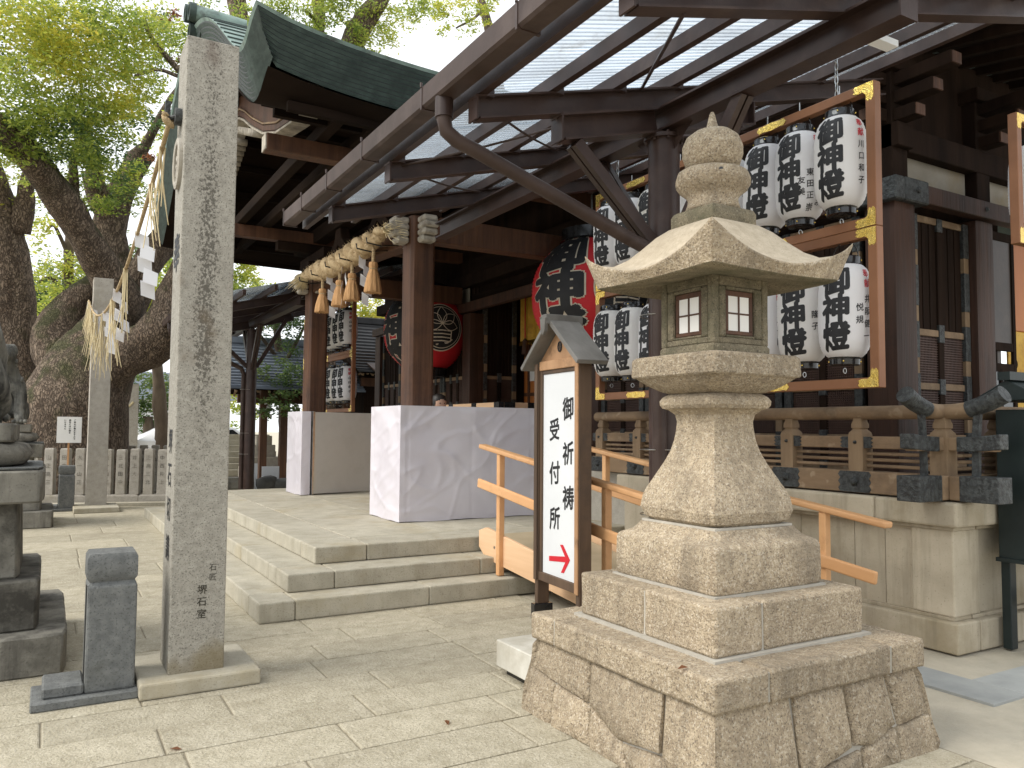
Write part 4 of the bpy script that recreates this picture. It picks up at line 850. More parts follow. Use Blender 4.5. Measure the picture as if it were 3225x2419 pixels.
hb('backing_wall', 6.345, 6.37, 4.3, 8.4, 1.0, 3.6, 'wood_dark'); hb('backing_wall', 6.44, 7.47, 4.29, 4.31, 1.0, 3.6, 'wood_dark'); hb('backing_wall', 6.38, 6.41, 12.2, 16.5, 1.0, 5.0, 'wood_dark'); hb('lintel_wall', 6.42, 6.45, 8.4, 12.2, 3.75, 5.0, 'wood_dark')
for y0, y1 in ((4.50, 5.36), (5.40, 6.28), (6.62, 7.46), (7.50, 8.34)): door((6.245, y1), (0, -1), y1-y0)
door((6.52, 4.20), (1, 0), .86, cols=2)
# glazed leaf standing beside it and the warm interior seen past it
g = hb('glazed_door', 7.78, 7.84, 4.16, 4.20, 1.10, 3.36, 'lacquer_door')
for x in (7.48, 7.62+.12, 8.02): pass
def leaf_glazed(x0, x1, y):
    for a, b in ((x0, x0+.05), (x1-.05, x1), ((x0+x1)/2-.02, (x0+x1)/2+.02)): hb('stile', a, b, y, y+.03, 1.10, 3.36 if b-a > .045 else 2.05, 'wood_dark', g, .003)
    for z0, z1 in ((1.10, 1.2), (1.58, 1.63), (2.02, 2.10), (2.22, 2.30), (3.28, 3.36)): hb('rail', x0+.051, x1-.051, y+.002, y+.028, z0, z1, 'wood_dark', g, .003)
    for z0, z1 in ((1.2, 1.58), (1.63, 2.02)):
        for a, b in ((x0+.05, (x0+x1)/2-.02), ((x0+x1)/2+.02, x1-.05)): hb('pane', a, b, y+.012, y+.016, z0, z1, 'glass', g, 0)
    hb('door_board', x0+.05, x1-.05, y+.012, y+.016, 2.3, 3.28, 'lacquer_door', g, 0)
leaf_glazed(7.52, 8.06, 4.13)
hb('backing_wall', 7.50, 8.13, 4.31, 4.33, 1.0, 3.6, 'wood_dark'); hb('inner_wall', 8.12, 10.5, 4.24, 4.26, 1.0, 2.45, 'curtain_gold'); hb('inner_wall', 8.12, 10.5, 4.23, 4.27, 2.45, 3.4, 'wall_orange')
for x, z in ((8.22, 2.12), (8.22, 1.62), (8.5, 1.87), (8.5, 1.4)): MB().tube([(x, 4.238, z), (x, 4.232, z)], .055, 16).build('crest_mark', 'wood_dark', hall)
# front opening of the hall, its folded black doors and what shows inside
for y0, y1 in ((12.32, 13.2), (13.24, 14.06)): door((6.26, y1), (0, -1), y1-y0, cols=3)
for y0, y1 in ((14.36, 15.2), (15.24, 16.24)): door((6.26, y1), (0, -1), y1-y0, cols=3)
door((6.45, 12.02), (1, 0), .66, z1=3.9, cols=2) 
hb('side_wall', 6.35, 11.5, 8.36, 8.42, 1.0, 4.6, 'wood_dark'); hb('side_wall', 6.4, 11.5, 12.1, 12.2, 1.0, 4.6, 'wood_dark')
hb('back_wall', 7.32, 7.40, 8.45, 12.09, 1.0, 4.6, 'wall_orange')
for y in (9.0, 9.6, 10.2, 10.8, 11.4, 11.9): hb('wall_batten', 7.29, 7.319, y-.03, y+.03, 1.0, 3.4, 'wood_post')
for z in (2.05, 2.75): hb('wall_batten', 7.295, 7.319, 8.46, 12.05, z-.03, z+.03, 'wood_post')
hb('ceiling', 6.46, 7.31, 8.43, 12.2, 4.3, 4.36, 'wood_dark_h')
cu = MB(); n = 60
rings = [[(7.2+.03*math.sin(k*1.1)+.015*math.sin(k*2.7), 8.6+3.4*k/n, z) for k in range(n+1)] for z in (2.92, 3.1, 3.5, 3.95)]
cu.loft(rings, cap=False, closed=False); tag(cu.build('curtain', 'curtain_gold', None, True), 'gold curtain with red tassels hung across the shrine hall opening', 'curtain')
ct = [o for o in COL.objects if o.name == 'curtain'][0]
for y in (9.3, 10.2, 11.0, 11.75):
    MB().tube([(7.13, y, 3.9), (7.13, y, 3.0)], .012, 6).build('red_cord', 'ink_red', ct); MB().lathe([(.01, 3.02), (.04, 2.98), (.045, 2.9), (.06, 2.74), (.01, 2.73)], 10, (7.13, y, 0)).build('tassel', 'wood_post', ct)
MB().prism([(7.15, 8.6, 2.90), (7.15, 12.0, 2.90), (7.15, 12.0, 2.98), (7.15, 8.6, 2.98)], (.02, 0, 0)).build('hem_band', 'gold', ct)
pn = thing('reflection_card', 'white cards standing in for glass-door reflections on the orange wall inside the hall', 'reflection', (7.28, 11.6, 2.3))
for y in (11.45, 11.66): B(7.282, 7.287, y, y+.17, 2.58, 2.66).build('sheet', 'paper_card', pn); B(7.282, 7.287, y, y+.17, 2.28, 2.52).build('sheet', 'paper_card', pn)  # bright glass-door reflection drawn as white cards on the wall
# beams over the opening
for z0, z1, x in ((3.5, 3.75, 6.25), (4.1, 4.35, 6.2)): hb('lintel_beam', x, x+.2, 8.6, 12.05, z0, z1, 'wood_dark_h')

# offering chest
oc = thing('offering_chest', 'orange wood offering chest with black iron fittings in the porch', 'chest', (5.5, 10.1, .44))
B(5.22, 5.74, 9.24, 10.95, .44, 1.70).build('body', 'wood_orange', oc); 
for a in (9.24, 9.85, 10.4, 10.9): B(5.205, 5.22, a, a+.06, .44, 1.715).build('upright', 'wood_new', oc)
for nm, x0, x1, y0, y1 in (('top_rail', 5.19, 5.26, 9.21, 10.98), ('top_rail', 5.261, 5.79, 9.21, 9.28)): B(x0, x1, y0, y1, 1.715, 1.80).build(nm, 'wood_new', oc, bevel=.004)
for y in (9.205, 9.86, 10.6, 10.9): B(5.185, 5.265, y, y+.14, 1.712, 1.804).build('iron_fitting', 'black', oc)
for x in (5.27, 5.64): B(x, x+.17, 9.205, 9.285, 1.712, 1.804).build('iron_fitting', 'black', oc)

# ------------------------------------------------------------------ porch: posts, beams, curved copper roof
YR = 11.1; RH = 4.15
def prof(d): return 1.68*max(0, 1-(d/3.72)**2)**1.45
def zt(x, d):
    a = min(1, max(0, (abs(d)-3.3)/.85)); return 4.92+prof(d)+.25*math.exp(-(x-1.45)/.75)*a*a*(3-2*a)
def th(d): return .42+.26*(1-(d/RH)**2)
for y in (8.40, 12.43):
    q = .15; c = .035; poly = [(-q+c, -q), (q-c, -q), (q, -q+c), (q, q-c), (q-c, q), (-q+c, q), (-q, q-c), (-q, -q+c)]
    pp = MB().prism([(3.65+a, y+b, .42) for a, b in poly], (0, 0, 3.45)).build('porch_post', 'wood_post', hall, bevel=.004)
    hb('post_footing', 3.46, 3.84, y-.19, y+.19, .435, .50, 'granite_pale')
    hb('tie_beam', 3.805, 6.2, y-.1, y+.1, 3.60, 3.90, 'wood_post')
    hb('bracket_block', 3.45, 3.85, y-.2, y+.2, 3.875, 4.05, 'wood_dark'); hb('bracket_arm', 3.55, 3.75, y-.65, y+.65, 4.052, 4.20, 'wood_dark'); hb('bracket_arm', 3.0, 4.3, y-.09, y+.09, 4.202, 4.34, 'wood_dark')
    for s in (-1, 1):
        for k, (w_, z0) in enumerate(((.15, 3.55), (.20, 3.625), (.24, 3.70), (.19, 3.775))):   # carved white nosing, stacked scrolls
            o = .15
            hb('carved_nosing', 3.56, 3.74, *sorted((y+s*o, y+s*(o+w_))), z0, z0+.075, 'white_wood', pp, .02)
            if s < 0: hb('carved_nosing', 3.50-w_, 3.50, y-.09, y+.09, z0, z0+.075, 'white_wood', pp, .02)
fb = []
n = 24
rg = []
for k in range(n+1):
    yy = 8.56+(12.27-8.56)*k/n; t = (k/n-.5)*2; arch = .10*(1-t*t)
    rg.append([(3.54, yy, 3.56+arch), (3.76, yy, 3.56+arch), (3.76, yy, 3.88+arch*.5), (3.54, yy, 3.88+arch*.5)])
MB().loft(rg).build('rainbow_beam', 'wood_post', hall, bevel=.01)
for y in (9.6, 11.2):
    pr = [(-.45, 0), (-.36, .12), (-.16, .26), (-.10, .42), (.10, .42), (.16, .26), (.36, .12), (.45, 0), (.25, .02), (0, .18), (-.25, .02)]
    MB().prism([(3.58, y+a, 3.93+b) for a, b in pr], (.14, 0, 0)).build('frog_leg_strut', 'wood_dark', hall, bevel=.008)
hb('front_purlin', 3.55, 3.76, 7.35, 13.5, 4.36, 4.58, 'wood_dark_h')
for y in (8.40, 12.43):
    o = hb('cross_beam', 1.88, 6.2, y-.09, y+.09, 4.345, 4.52, 'wood_post'); hb('painted_end', 1.868, 1.88, y-.085, y+.085, 4.35, 4.515, 'white_wood', o, 0)
for x, z in ((2.45, 4.60), (2.82, 4.58), (4.4, 4.62), (5.2, 4.62)):
    o = hb('eave_purlin', x-.06, x+.06, 7.42, 14.5, z-.07, z+.07, 'wood_dark_h'); hb('painted_end', x-.055, x+.055, 7.408, 7.42, z-.065, z+.065, 'white_wood', o, 0)
# wavy barge board with a white edge
def barge(x, flip):
    ctl = [(3.5, 4.60), (3.35, 4.585), (2.9, 4.62), (2.25, 4.72), (1.6, 4.92), (1.0, 5.19), (.5, 5.45), (.2, 5.58), (0, 5.62)]
    pts = []
    for (a, za), (b, zb) in zip(ctl, ctl[1:]):
        for k in range(4): pts.append((a+(b-a)*k/4, za+(zb-za)*k/4))
    pts.append(ctl[-1]); f = -1 if flip else 1
    lo = [(x, YR-f*d, z) for d, z in pts]
    def strip(n, m, e0, e1, x0, x1):
        r_ = []
        for (d, z) in pts:
            h = .33+.05*(1-d/3.5); r_.append([(x0, YR-f*d, z+e0*h), (x1, YR-f*d, z+e0*h), (x1, YR-f*d, z+e1*h), (x0, YR-f*d, z+e1*h)])
        return MB().loft(r_).build(n, m, hall, smooth=40)
    strip('barge_board', 'wood_post', .08, 1, x, x+.13); strip('barge_edge', 'white_wood', .0, .075, x-.03, x+.16); strip('barge_moulding', 'wood_post', .13, .3, x-.02, x-.001); strip('barge_moulding', 'wood_aged', .34, .40, x-.03, x-.001)
    hb('painted_end', x-.02, x+.14, *sorted((YR-f*3.5, YR-f*3.515)), 4.59, 4.95, 'white_wood')
    for k in range(9):
        d = 1.1-.11*k; z = 5.13+.04*k; MB().tube([(x-.04, YR-f*d, z-.03), (x+.17, YR-f*d, z-.03)], .05, 10).build('scalloped_edge', 'white_wood', hall, smooth=True)
barge(2.12, False); barge(2.12, True)
# layered copper eave edge
path = []
for x in np.linspace(7.2, 1.45, 26)[:-1]: path.append((x, -RH, 0, -1))
for d in np.linspace(-RH, RH, 91): path.append((1.45, d, -1, 0))
for x in np.linspace(1.45, 7.2, 26)[1:]: path.append((x, RH, 0, 1))
NL = 11; rings = []
for x, d, nx_, ny_ in path:
    corner = abs(x-1.45) < 1e-6 and abs(abs(d)-RH) < 1e-6
    mx, my = (-1, math.copysign(1, d)) if corner else (nx_, ny_)
    zt_ = zt(x, d); t_ = th(d); r_ = []
    for j in range(NL):
        for q in (0, .8):
            s = (j+q*.86)/NL; ins = .17*(j/NL)+(.022 if q else 0); r_.append((x-mx*ins, YR+d-my*ins, zt_-t_*s))
    rings.append(r_)
ee = MB().loft(rings, cap=False, closed=False).build('copper_eave_edge', 'copper', hall)
ee.data.materials.append(M['copper_gap_shade']); ee.data.materials.append(M['copper_light'])  # shade in the gaps between layers painted as near-black copper
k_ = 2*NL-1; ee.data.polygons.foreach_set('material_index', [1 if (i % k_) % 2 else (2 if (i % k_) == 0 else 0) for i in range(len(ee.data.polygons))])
for off, nm, mt in ((0, 'copper_roof', 'copper_light'), (1, 'soffit', 'wood_dark_h')):
    xs = np.linspace(1.45 if not off else 1.6, 7.2, 20); ds_ = np.linspace(-RH if not off else -RH+.15, RH if not off else RH-.15, 90); rg = []
    for x in xs: rg.append([(x, YR+d, zt(x, d)-(th(d)*.985 if off else 0)) for d in ds_])
    MB().loft(rg, cap=False, closed=False).build(nm, mt, hall, smooth=True)
for k in range(-18, 19):
    d = k*.215
    if abs(d) > 3.85: continue
    MB().tube([(1.46, YR+d, zt(1.5, d)+.006), (3, YR+d, zt(3, d)+.006), (7, YR+d, zt(7, d)+.006)], .011, 5, False).build('roof_seam', 'copper', hall)
for k in range(-7, 8):
    d = k*.53; z = lambda x: zt(x, d)-th(d)-.05
    MB().bar((1.85, YR+d, z(1.85)), (6.3, YR+d, z(6.3)), .07, .09).build('rafter', 'wood_dark_h', hall)
# ridge ornament: bundled copper cylinders over a saddle
orn = thing('ridge_ornament', 'verdigris ridge ornament of bundled copper cylinders on the porch roof', 'ornament', (1.9, 10.75, 6.5))
def cyl(y, z, r, x0, x1):
    c = MB().tube([(x0, y, z+.02), (x1, y, z-.02)], r, 24).build('cylinder', 'copper_light', orn, smooth=40)
    for r_ in (r*1.12,): MB().loft([[(x0+o, y+q*math.cos(a), z+.02+q*math.sin(a)) for a in [2*math.pi*k/24 for k in range(24)]] for q, o in ((r_, .06), (r_, -.02), (r*.8, -.02), (r*.72, .012))], cap=False).build('rim', 'copper', c, smooth=30)
zb = 6.46
cyl(10.40, zb-.06, .11, 1.50, 2.5); cyl(10.68, zb+.02, .11, 1.42, 2.1); cyl(10.42, zb+.17, .10, 1.38, 2.05); cyl(10.64, zb+.24, .10, 1.36, 2.0)
MB().prism([(1.55, 10.52+a, zb-.2+b) for a, b in ((-.5, -.2), (-.36, .04), (-.2, .10), (-.16, .30), (.16, .30), (.2, .10), (.36, .04), (.5, -.2))], (.12, 0, 0)).build('saddle_plate', 'copper', orn, bevel=.01)
B(1.56, 7, 10.84, 11.16, zb-.1, zb+.04).build('ridge_roll', 'copper_light', orn, bevel=.05, seg=3)
# main hall roof: deep dark eaves
rf = MB(); pr = [(5.72, 4.92), (10.6, 7.35), (15.5, 4.92), (15.5, 4.78), (10.6, 7.05), (5.72, 4.80)]
rf.prism([(x, 2.85, z) for x, z in pr], (0, 15.2, 0)); rf.build('main_roof', 'copper', hall)
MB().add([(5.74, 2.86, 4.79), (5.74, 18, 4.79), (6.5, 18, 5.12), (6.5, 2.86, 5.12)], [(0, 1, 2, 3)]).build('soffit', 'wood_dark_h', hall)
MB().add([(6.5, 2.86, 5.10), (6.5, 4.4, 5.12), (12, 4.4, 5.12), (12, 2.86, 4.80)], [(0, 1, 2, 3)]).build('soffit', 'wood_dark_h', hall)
for k in range(16):
    y = 3.0+k*.36; o = MB().bar((5.80, y, 4.76), (6.45, y, 5.03), .06, .075).build('rafter', 'wood_dark_h', hall)
for k in range(14):
    x = 6.6+k*.3; o = MB().bar((x, 2.95, 4.74), (x, 4.35, 5.0), .06, .075).build('rafter', 'wood_dark', hall); B(x-.03, x+.03, 2.925, 2.945, 4.69, 4.77).build('painted_end', 'white_wood', o)
for x, y, ax in ((6.33, 4.27, 'c'), (7.62, 4.27, 'x'), (6.33, 6.45, 'y')):
    for k, (z, w_) in enumerate(((4.14, .30), (4.30, .46), (4.46, .62))):
        if ax != 'y': o = hb('bracket_arm', x-.07, x+.07, y-w_, y, z, z+.11, 'wood_dark'); hb('painted_end', x-.06, x+.06, y-w_-.012, y-w_, z+.005, z+.10, 'wood_post', o, 0)
        if ax != 'x': o = hb('bracket_arm', x-w_, x, y-.07, y+.07, z+.001, z+.111, 'wood_dark'); hb('painted_end', x-w_-.012, x-w_, y-.06, y+.06, z+.005, z+.10, 'wood_post', o, 0)
    hb('bracket_block', x-.17, x+.17, y-.17, y+.17, 4.58, 4.70, 'wood_dark')

# ------------------------------------------------------------------ paper lanterns in hanging racks
LB = [(0, .095), (.010, .112), (.030, .134), (.062, .152), (.11, .166), (.18, .173), (.32, .175), (.46, .173), (.53, .166), (.578, .152), (.61, .134), (.63, .112), (.64, .095)]
def lr(z):
    z = min(.64, max(0, z))
    for (a, ra), (b, rb) in zip(LB, LB[1:]):
        if a <= z <= b: return ra+(rb-ra)*(z-a)/(b-a)
def wrapm(a0, rfun, zc): return lambda x, y, l: ((rfun(zc+y)+.0018+l)*math.cos(a0+x/rfun(zc)), (rfun(zc+y)+.0018+l)*math.sin(a0+x/rfun(zc)), zc+y)
def paper_lantern():
    t = thing('paper_lantern', 'x', 'lantern', (0, 0, 0)); N_ = 27; pr = []
    for k in range(N_*2+1):
        z = .64*k/(N_*2); pr.append((lr(z)+(.0013 if k % 2 else -.0013), z))
    MB().lathe(pr, 40).build('paper_body', 'lantern_paper', t, smooth=True)
    cap = MB().lathe([(.100, .632), (.108, .638), (.102, .648), (.100, .688), (.092, .695), (.086, .688), (.086, .65)], 32).build('top_ring', 'black', t, smooth=30)
    MB().lathe([(.100, .008), (.106, 0), (.100, -.008), (.098, -.044), (.088, -.048), (.02, -.044)], 32).build('bottom_ring', 'black', t, smooth=30)
    for k in range(4):
        a = k*math.pi/2+.5
        for z in (.668, -.024): MB().tube([(.096*math.cos(a), .096*math.sin(a), z), (.106*math.cos(a), .106*math.sin(a), z)], [.008, .004], 8).build('stud', 'gold', t)
    MB().tube([(0, .098*math.cos(a), .68+.12*math.sin(a)) for a in [math.pi*k/12 for k in range(13)]], .0035, 6).build('wire_handle', 'black', t)
    MB().tube([(0, 0, .815), (0, 0, .88)], .004, 6).build('hanging_wire', 'chrome', t)
    hk_ = MB().tube([(.018*math.cos(a), 0, -.085+.018*math.sin(a)) for a in [2*math.pi*k/12 for k in range(13)]], .003, 6).build('bottom_hook', 'chrome', t)
    raw_build(lettering([('御', 0, .185, .2, .98), ('神', 0, 0, .2, .98), ('燈', 0, -.185, .2, .98)], wrapm(R(192), lr, .325), .043, .03, slant=.08), 'brush_letters', 'ink', t)
    return t
proto = paper_lantern()
def put_lantern(x, y, z, label, group, cols=(), red=True, rot=0.):
    t = dup(proto, (0, 0, 0))
    t['label'] = label; t['group'] = group
    lets = []
    for j, c in enumerate(cols):
        h = .055 if len(c) > 4 else .066
        for i, ch in enumerate(c): lets.append((ch, .045-.062*j, .13-.02*len(cols) - i*h*1.25-(j*.06), h*.85))
    t.location = (0, 0, 0)
    if lets: raw_build(lettering(lets, wrapm(R(250), lr, .30), .015, .03), 'name_letters', 'ink', t)
    if red: raw_build(lettering([('奉', .06, .205, .06), ('献', .06, .135, .06)], wrapm(R(246), lr, .36), .02, .03), 'red_letters', 'ink_red', t)
    t.location = (x+random.uniform(-.008, .008), y+random.uniform(-.012, .012), z+random.uniform(-.012, .012)); t.rotation_euler = (random.uniform(-.022, .022), random.uniform(-.022, .022), rot)
def rack(x, ya, yb, z0, zm, z1, label, mids, south=False, plates=()):
    t = thing('lantern_rack', label, 'rack', (x, (ya+yb)/2, z0) if not south else ((ya+yb)/2, x, z0))
    def bar(n, a0, a1, b0, b1, c0=-.035, c1=.035, m='wood_rack', bev=.004):
        return (B(x+c0, x+c1, a0, a1, b0, b1) if not south else B(a0, a1, x+c0, x+c1, b0, b1)).build(n, m, t, bevel=bev)
    w = .034
    zz = [(z0, zm), (zm+.002, z1)] if zm else [(z0, z1)]
    for lo, hi in zz:
        for y in (ya, yb): bar('upright', y-w, y+w, lo, hi)
        for y in mids: bar('upright', y-.012, y+.012, lo+.07, hi-.07, -.012, .012)
        for z in (lo, hi-.068): bar('rail', ya+w+.001, yb-w-.001, z, z+.068, -.032, .032)
        for y, s in ((ya, 1), (yb, -1)):
            for z, q in ((lo, 1), (hi, -1)):
                f = -.037
                L_ = [(y-s*.028, z+q*.004), (y+s*.11, z+q*.004), (y+s*.125, z+q*.02), (y+s*.112, z+q*.034), (y+s*.125, z+q*.048), (y+s*.10, z+q*.060), (y+s*.05, z+q*.060), (y+s*.03, z+q*.078), (y+s*.026, z+q*.115), (y+s*.014, z+q*.13), (y+s*.002, z+q*.118), (y-s*.012, z+q*.13), (y-s*.028, z+q*.11)]
                MB().prism([(x+f, a, b) if not south else (a, x+f, b) for a, b in L_], (.003, 0, 0) if not south else (0, .003, 0)).build('gold_corner', 'gold', t)
        for y in plates or mids:
            for z in (lo+.034, hi-.034):
                L_ = [(y-.14, z), (y-.115, z+.028), (y-.09, z+.022), (y, z+.030), (y+.09, z+.022), (y+.115, z+.028), (y+.14, z), (y+.115, z-.028), (y+.09, z-.022), (y, z-.030), (y-.09, z-.022), (y-.115, z-.028)]
                MB().prism([(x-.036, a, b) if not south else (a, x-.036, b) for a, b in L_], (.003, 0, 0) if not south else (0, .003, 0)).build('gold_plate', 'gold', t)
    for y in (ya+.28, yb-.28):
        for k in range(7):
            zc = z1+.02+.05*k
            MB().tube([((x if not south else y)+.012*math.cos(a)*(k % 2), (y if not south else x)+.012*math.cos(a)*((k+1) % 2), zc+.03*math.sin(a)) for a in [2*math.pi*q/10 for q in range(11)]], .0035, 5).build('chain_link', 'chrome', t)
    return t
rack(4.70, 3.275, 6.31, 1.735, 2.805, 3.785, 'tall orange-brown rack of white lanterns hung under the near canopy', [4.84], plates=(4.11, 5.72))
UP = ['first', 'second', 'third', 'fourth', 'fifth', 'sixth', 'seventh', 'eighth']
NY = [3.53, 3.875, 4.215, 4.555, 5.11, 5.46, 5.81, 6.13]
NM_U = [('川口和子',), ('東田まゆみ', '東田正崇', '友美'), ('善太',), ('北山',), (), ('大浜',), ('大浜明文', '良子'), ('大浜',)]
NM_L = [('井阪健一', '悦規'), ('藤田幸三郎', '隆子'), ('家族一同',), (), (), (), ('俊子',), ('俊子',)]
for i, y in enumerate(NY):
    dz = 0; put_lantern(4.70, y, 2.975+dz, f'white paper lantern, {UP[i]} from the near corner in the upper row of the near rack', 'lanterns in the near rack', NM_U[i], i < 3, random.uniform(-.07, .07))
    put_lantern(4.70, y, 1.945+dz, f'white paper lantern, {UP[i]} from the near corner in the lower row of the near rack', 'lanterns in the near rack', NM_L[i], i < 3, random.uniform(-.07, .07))
rack(4.80, 13.95, 17.1, 1.735, 2.805, 3.785, 'lantern rack hung beyond the far porch post', [15.5])
for i, y in enumerate((14.25, 14.65, 15.05, 15.45, 15.9, 16.3)):
    put_lantern(4.80, y, 2.975, f'white paper lantern, {UP[i]} from the near end in the upper row of the far rack', 'lanterns in the far rack', ('山中忠',) if i == 0 else (), True)
    put_lantern(4.80, y, 1.945, f'white paper lantern, {UP[i]} from the near end in the lower row of the far rack', 'lanterns in the far rack', ('山村幸子',) if i == 0 else (), True)
rack(3.30, 6.50, 9.0, 2.917, None, 3.956, 'single-row lantern rack on the south side of the hall, cut by the picture edge', [], True)
for i in range(5): put_lantern(6.80+.36*i, 3.34, 3.13, f'white paper lantern, {UP[i]} from the near end of the single-row south rack', 'lanterns in the south rack', (), False, R(80))

for o in kids(proto)+[proto]: bpy.data.objects.remove(o)
# ------------------------------------------------------------------ the two great red lanterns
def red_lantern(x, y, z, label):
    t = thing('red_lantern', label, 'lantern', (0, 0, 0)); Hh, Rr = 1.34, .74
    def rf_(q): q = min(1, max(0, q/Hh)); return Rr*(1-abs(2*q-1)**2.6*.52)
    n = 31; MB().lathe([(rf_(Hh*k/(2*n))+(.007 if k % 2 else -.007), Hh*k/(2*n)) for k in range(2*n+1)], 56).build('paper_body', 'red_paper', t, smooth=True)
    MB().lathe([(.37, Hh-.01), (.40, Hh), (.38, Hh+.02), (.38, Hh+.15), (.34, Hh+.16), (.33, Hh+.02)], 40).build('top_ring', 'black', t, smooth=30)
    MB().lathe([(.37, .01), (.40, 0), (.38, -.02), (.38, -.15), (.34, -.16), (.1, -.1)], 40).build('bottom_ring', 'black', t, smooth=30)
    MB().tube([(0, 0, Hh+.1), (0, 0, Hh+1.0)], .012, 8).build('hanging_rod', 'chrome', t)
    def wm(a0, zc=.67): return lambda u, v, l: ((rf_(zc+v)+.009+l)*math.cos(a0+u/.72), (rf_(zc+v)+.009+l)*math.sin(a0+u/.72), zc+v)
    its = [('御', 0, .44, .50, 1.5), ('神', 0, .0, .50, 1.5), ('燈', 0, -.44, .50, 1.5)]
    raw_build(lettering(its, wm(R(199)), .076, .05, slant=.05), 'letter_outline', 'outline', t); raw_build(lettering(its, wm(R(199)), .047, .05, layer=.004, slant=.05), 'brush_letters', 'ink', t)
    f = wm(R(268)); ring = lambda r_, k0=48: [(r_*math.cos(2*math.pi*k/k0), r_*math.sin(2*math.pi*k/k0)) for k in range(k0)]
    disc = MB(); rr_ = [ring(q) for q in (.02, .1, .2, .3, .40)]
    disc.loft([[f(u, v, .001) for u, v in r_] for r_ in rr_]); disc.build('crest_disc', 'ink', t)
    def strip(pts, w, l=.006):
        mb = MB(); vs = []
        for i, (u, v) in enumerate(pts):
            a = pts[max(0, i-1)]; b = pts[min(len(pts)-1, i+1)]; du, dv = b[0]-a[0], b[1]-a[1]; L = math.hypot(du, dv) or 1
            vs += [f(u-dv/L*w, v+du/L*w, l), f(u+dv/L*w, v-du/L*w, l)]
        return mb.add(vs, [(2*i, 2*i+1, 2*i+3, 2*i+2) for i in range(len(pts)-1)])
    cr = MB()
    def add(m): cr.add(m.v, m.f)
    add(strip(ring(.40)+ring(.40)[:1], .009)); add(strip(ring(.355)+ring(.355)[:1], .006))
    for a in (90, 35, 145, -10, 190):
        c, s = math.cos(R(a)), math.sin(R(a))
        for sg in (-1, 1): add(strip([(c*q*.3-s*sg*.085*math.sin(math.pi*q), .06+s*q*.3+c*sg*.085*math.sin(math.pi*q)) for q in [k/12 for k in range(13)]], .006))
    for v in (-.06, -.12, -.18, -.24): add(strip([(-.17, v), (0, v+.008), (.17, v)], .009))
    add(strip([(-.17, -.06), (-.17, -.24)], .009)); add(strip([(.17, -.06), (.17, -.24)], .009)); add(strip([(-.1, -.30), (.12, -.26), (.2, -.2)], .012))
    cr.build('crest_lines', 'outline', t)
    t.location = (x, y, z)
red_lantern(5.79, 7.95, 2.42, 'great round red lantern with black letters, nearer one before the hall')
red_lantern(5.79, 12.96, 2.50, 'great round red lantern with black letters, farther one behind the porch post')
# ------------------------------------------------------------------ great twisted straw rope with tassels in the porch
def rope_z(s): return 3.765-.10*math.sin(math.pi*s)
gr = thing('great_straw_rope', 'thick twisted straw rope hung between the two porch posts', 'rope', (3.33, 10.25, 3.5))
RY0, RY1 = 11.95, 8.60
for st in range(2):
    pts = []; rs = []
    for k in range(181):
        s = k/180; e_ = min(1, .45+2.2*s, .45+2.2*(1-s)); a = st*math.pi+s*2*math.pi*5.2
        pts.append((3.33+.062*e_*math.cos(a), RY0+(RY1-RY0)*s, rope_z(s)+.062*e_*math.sin(a))); rs.append(.088*e_+.004*math.sin(k*1.7+st))
    rough(rough(MB().tube(pts, rs, 16), .010, 16, st), .006, 42, st).build('rope_strand', 'rope_fibre', gr, smooth=True)
def frayed(y, s, n, seed):
    rnd_ = random.Random(seed); mb = MB()
    for k in range(n):
        a = rnd_.uniform(0, 6.28); q = rnd_.uniform(0, .06); L = rnd_.uniform(.25, .48); sp = rnd_.uniform(.1, .55)
        p0 = Vector((3.33+q*math.cos(a), y, 3.76+q*math.sin(a))); p1 = p0+Vector((math.cos(a)*.12*sp-.03, s*L*.6, -.10*sp-.02+math.sin(a)*.1*sp)); p2 = p1+Vector((math.cos(a)*.12*sp, s*L*.4, -.12*sp))
        mb.tube([p0, p1, p2], [.005, .004, .002], 3, False)
    o = mb.build('frayed_end', 'straw', gr); o['kind'] = 'stuff'
frayed(11.9, 1, 160, 1); frayed(8.62, -1, 60, 2)
hr = MB(); rn_ = random.Random(5)
for k in range(900):
    s = rn_.random(); a = rn_.uniform(0, 6.28); e_ = min(1, .45+2.2*s, .45+2.2*(1-s)); p0 = Vector((3.33+.145*e_*math.cos(a), RY0+(RY1-RY0)*s, rope_z(s)+.145*e_*math.sin(a)))
    hr.tube([p0-Vector((math.cos(a), 0, math.sin(a)))*.04, p0+Vector((rn_.uniform(-.03, .03)+.012*math.cos(a), rn_.uniform(-.05, .05), rn_.uniform(-.03, .03)+.012*math.sin(a)))], [.003, .0015], 3, False)
hr.build('fuzz', 'rope_fibre', gr)['kind'] = 'stuff'
for y in (11.6, 11.0, 10.35, 9.75, 9.1, 8.75):
    MB().tube([(3.56, y, 3.62), (3.33, y, 3.58), (3.15, y, 3.60), (3.14, y, 3.66)], .01, 6).build('iron_hook', 'black', gr)
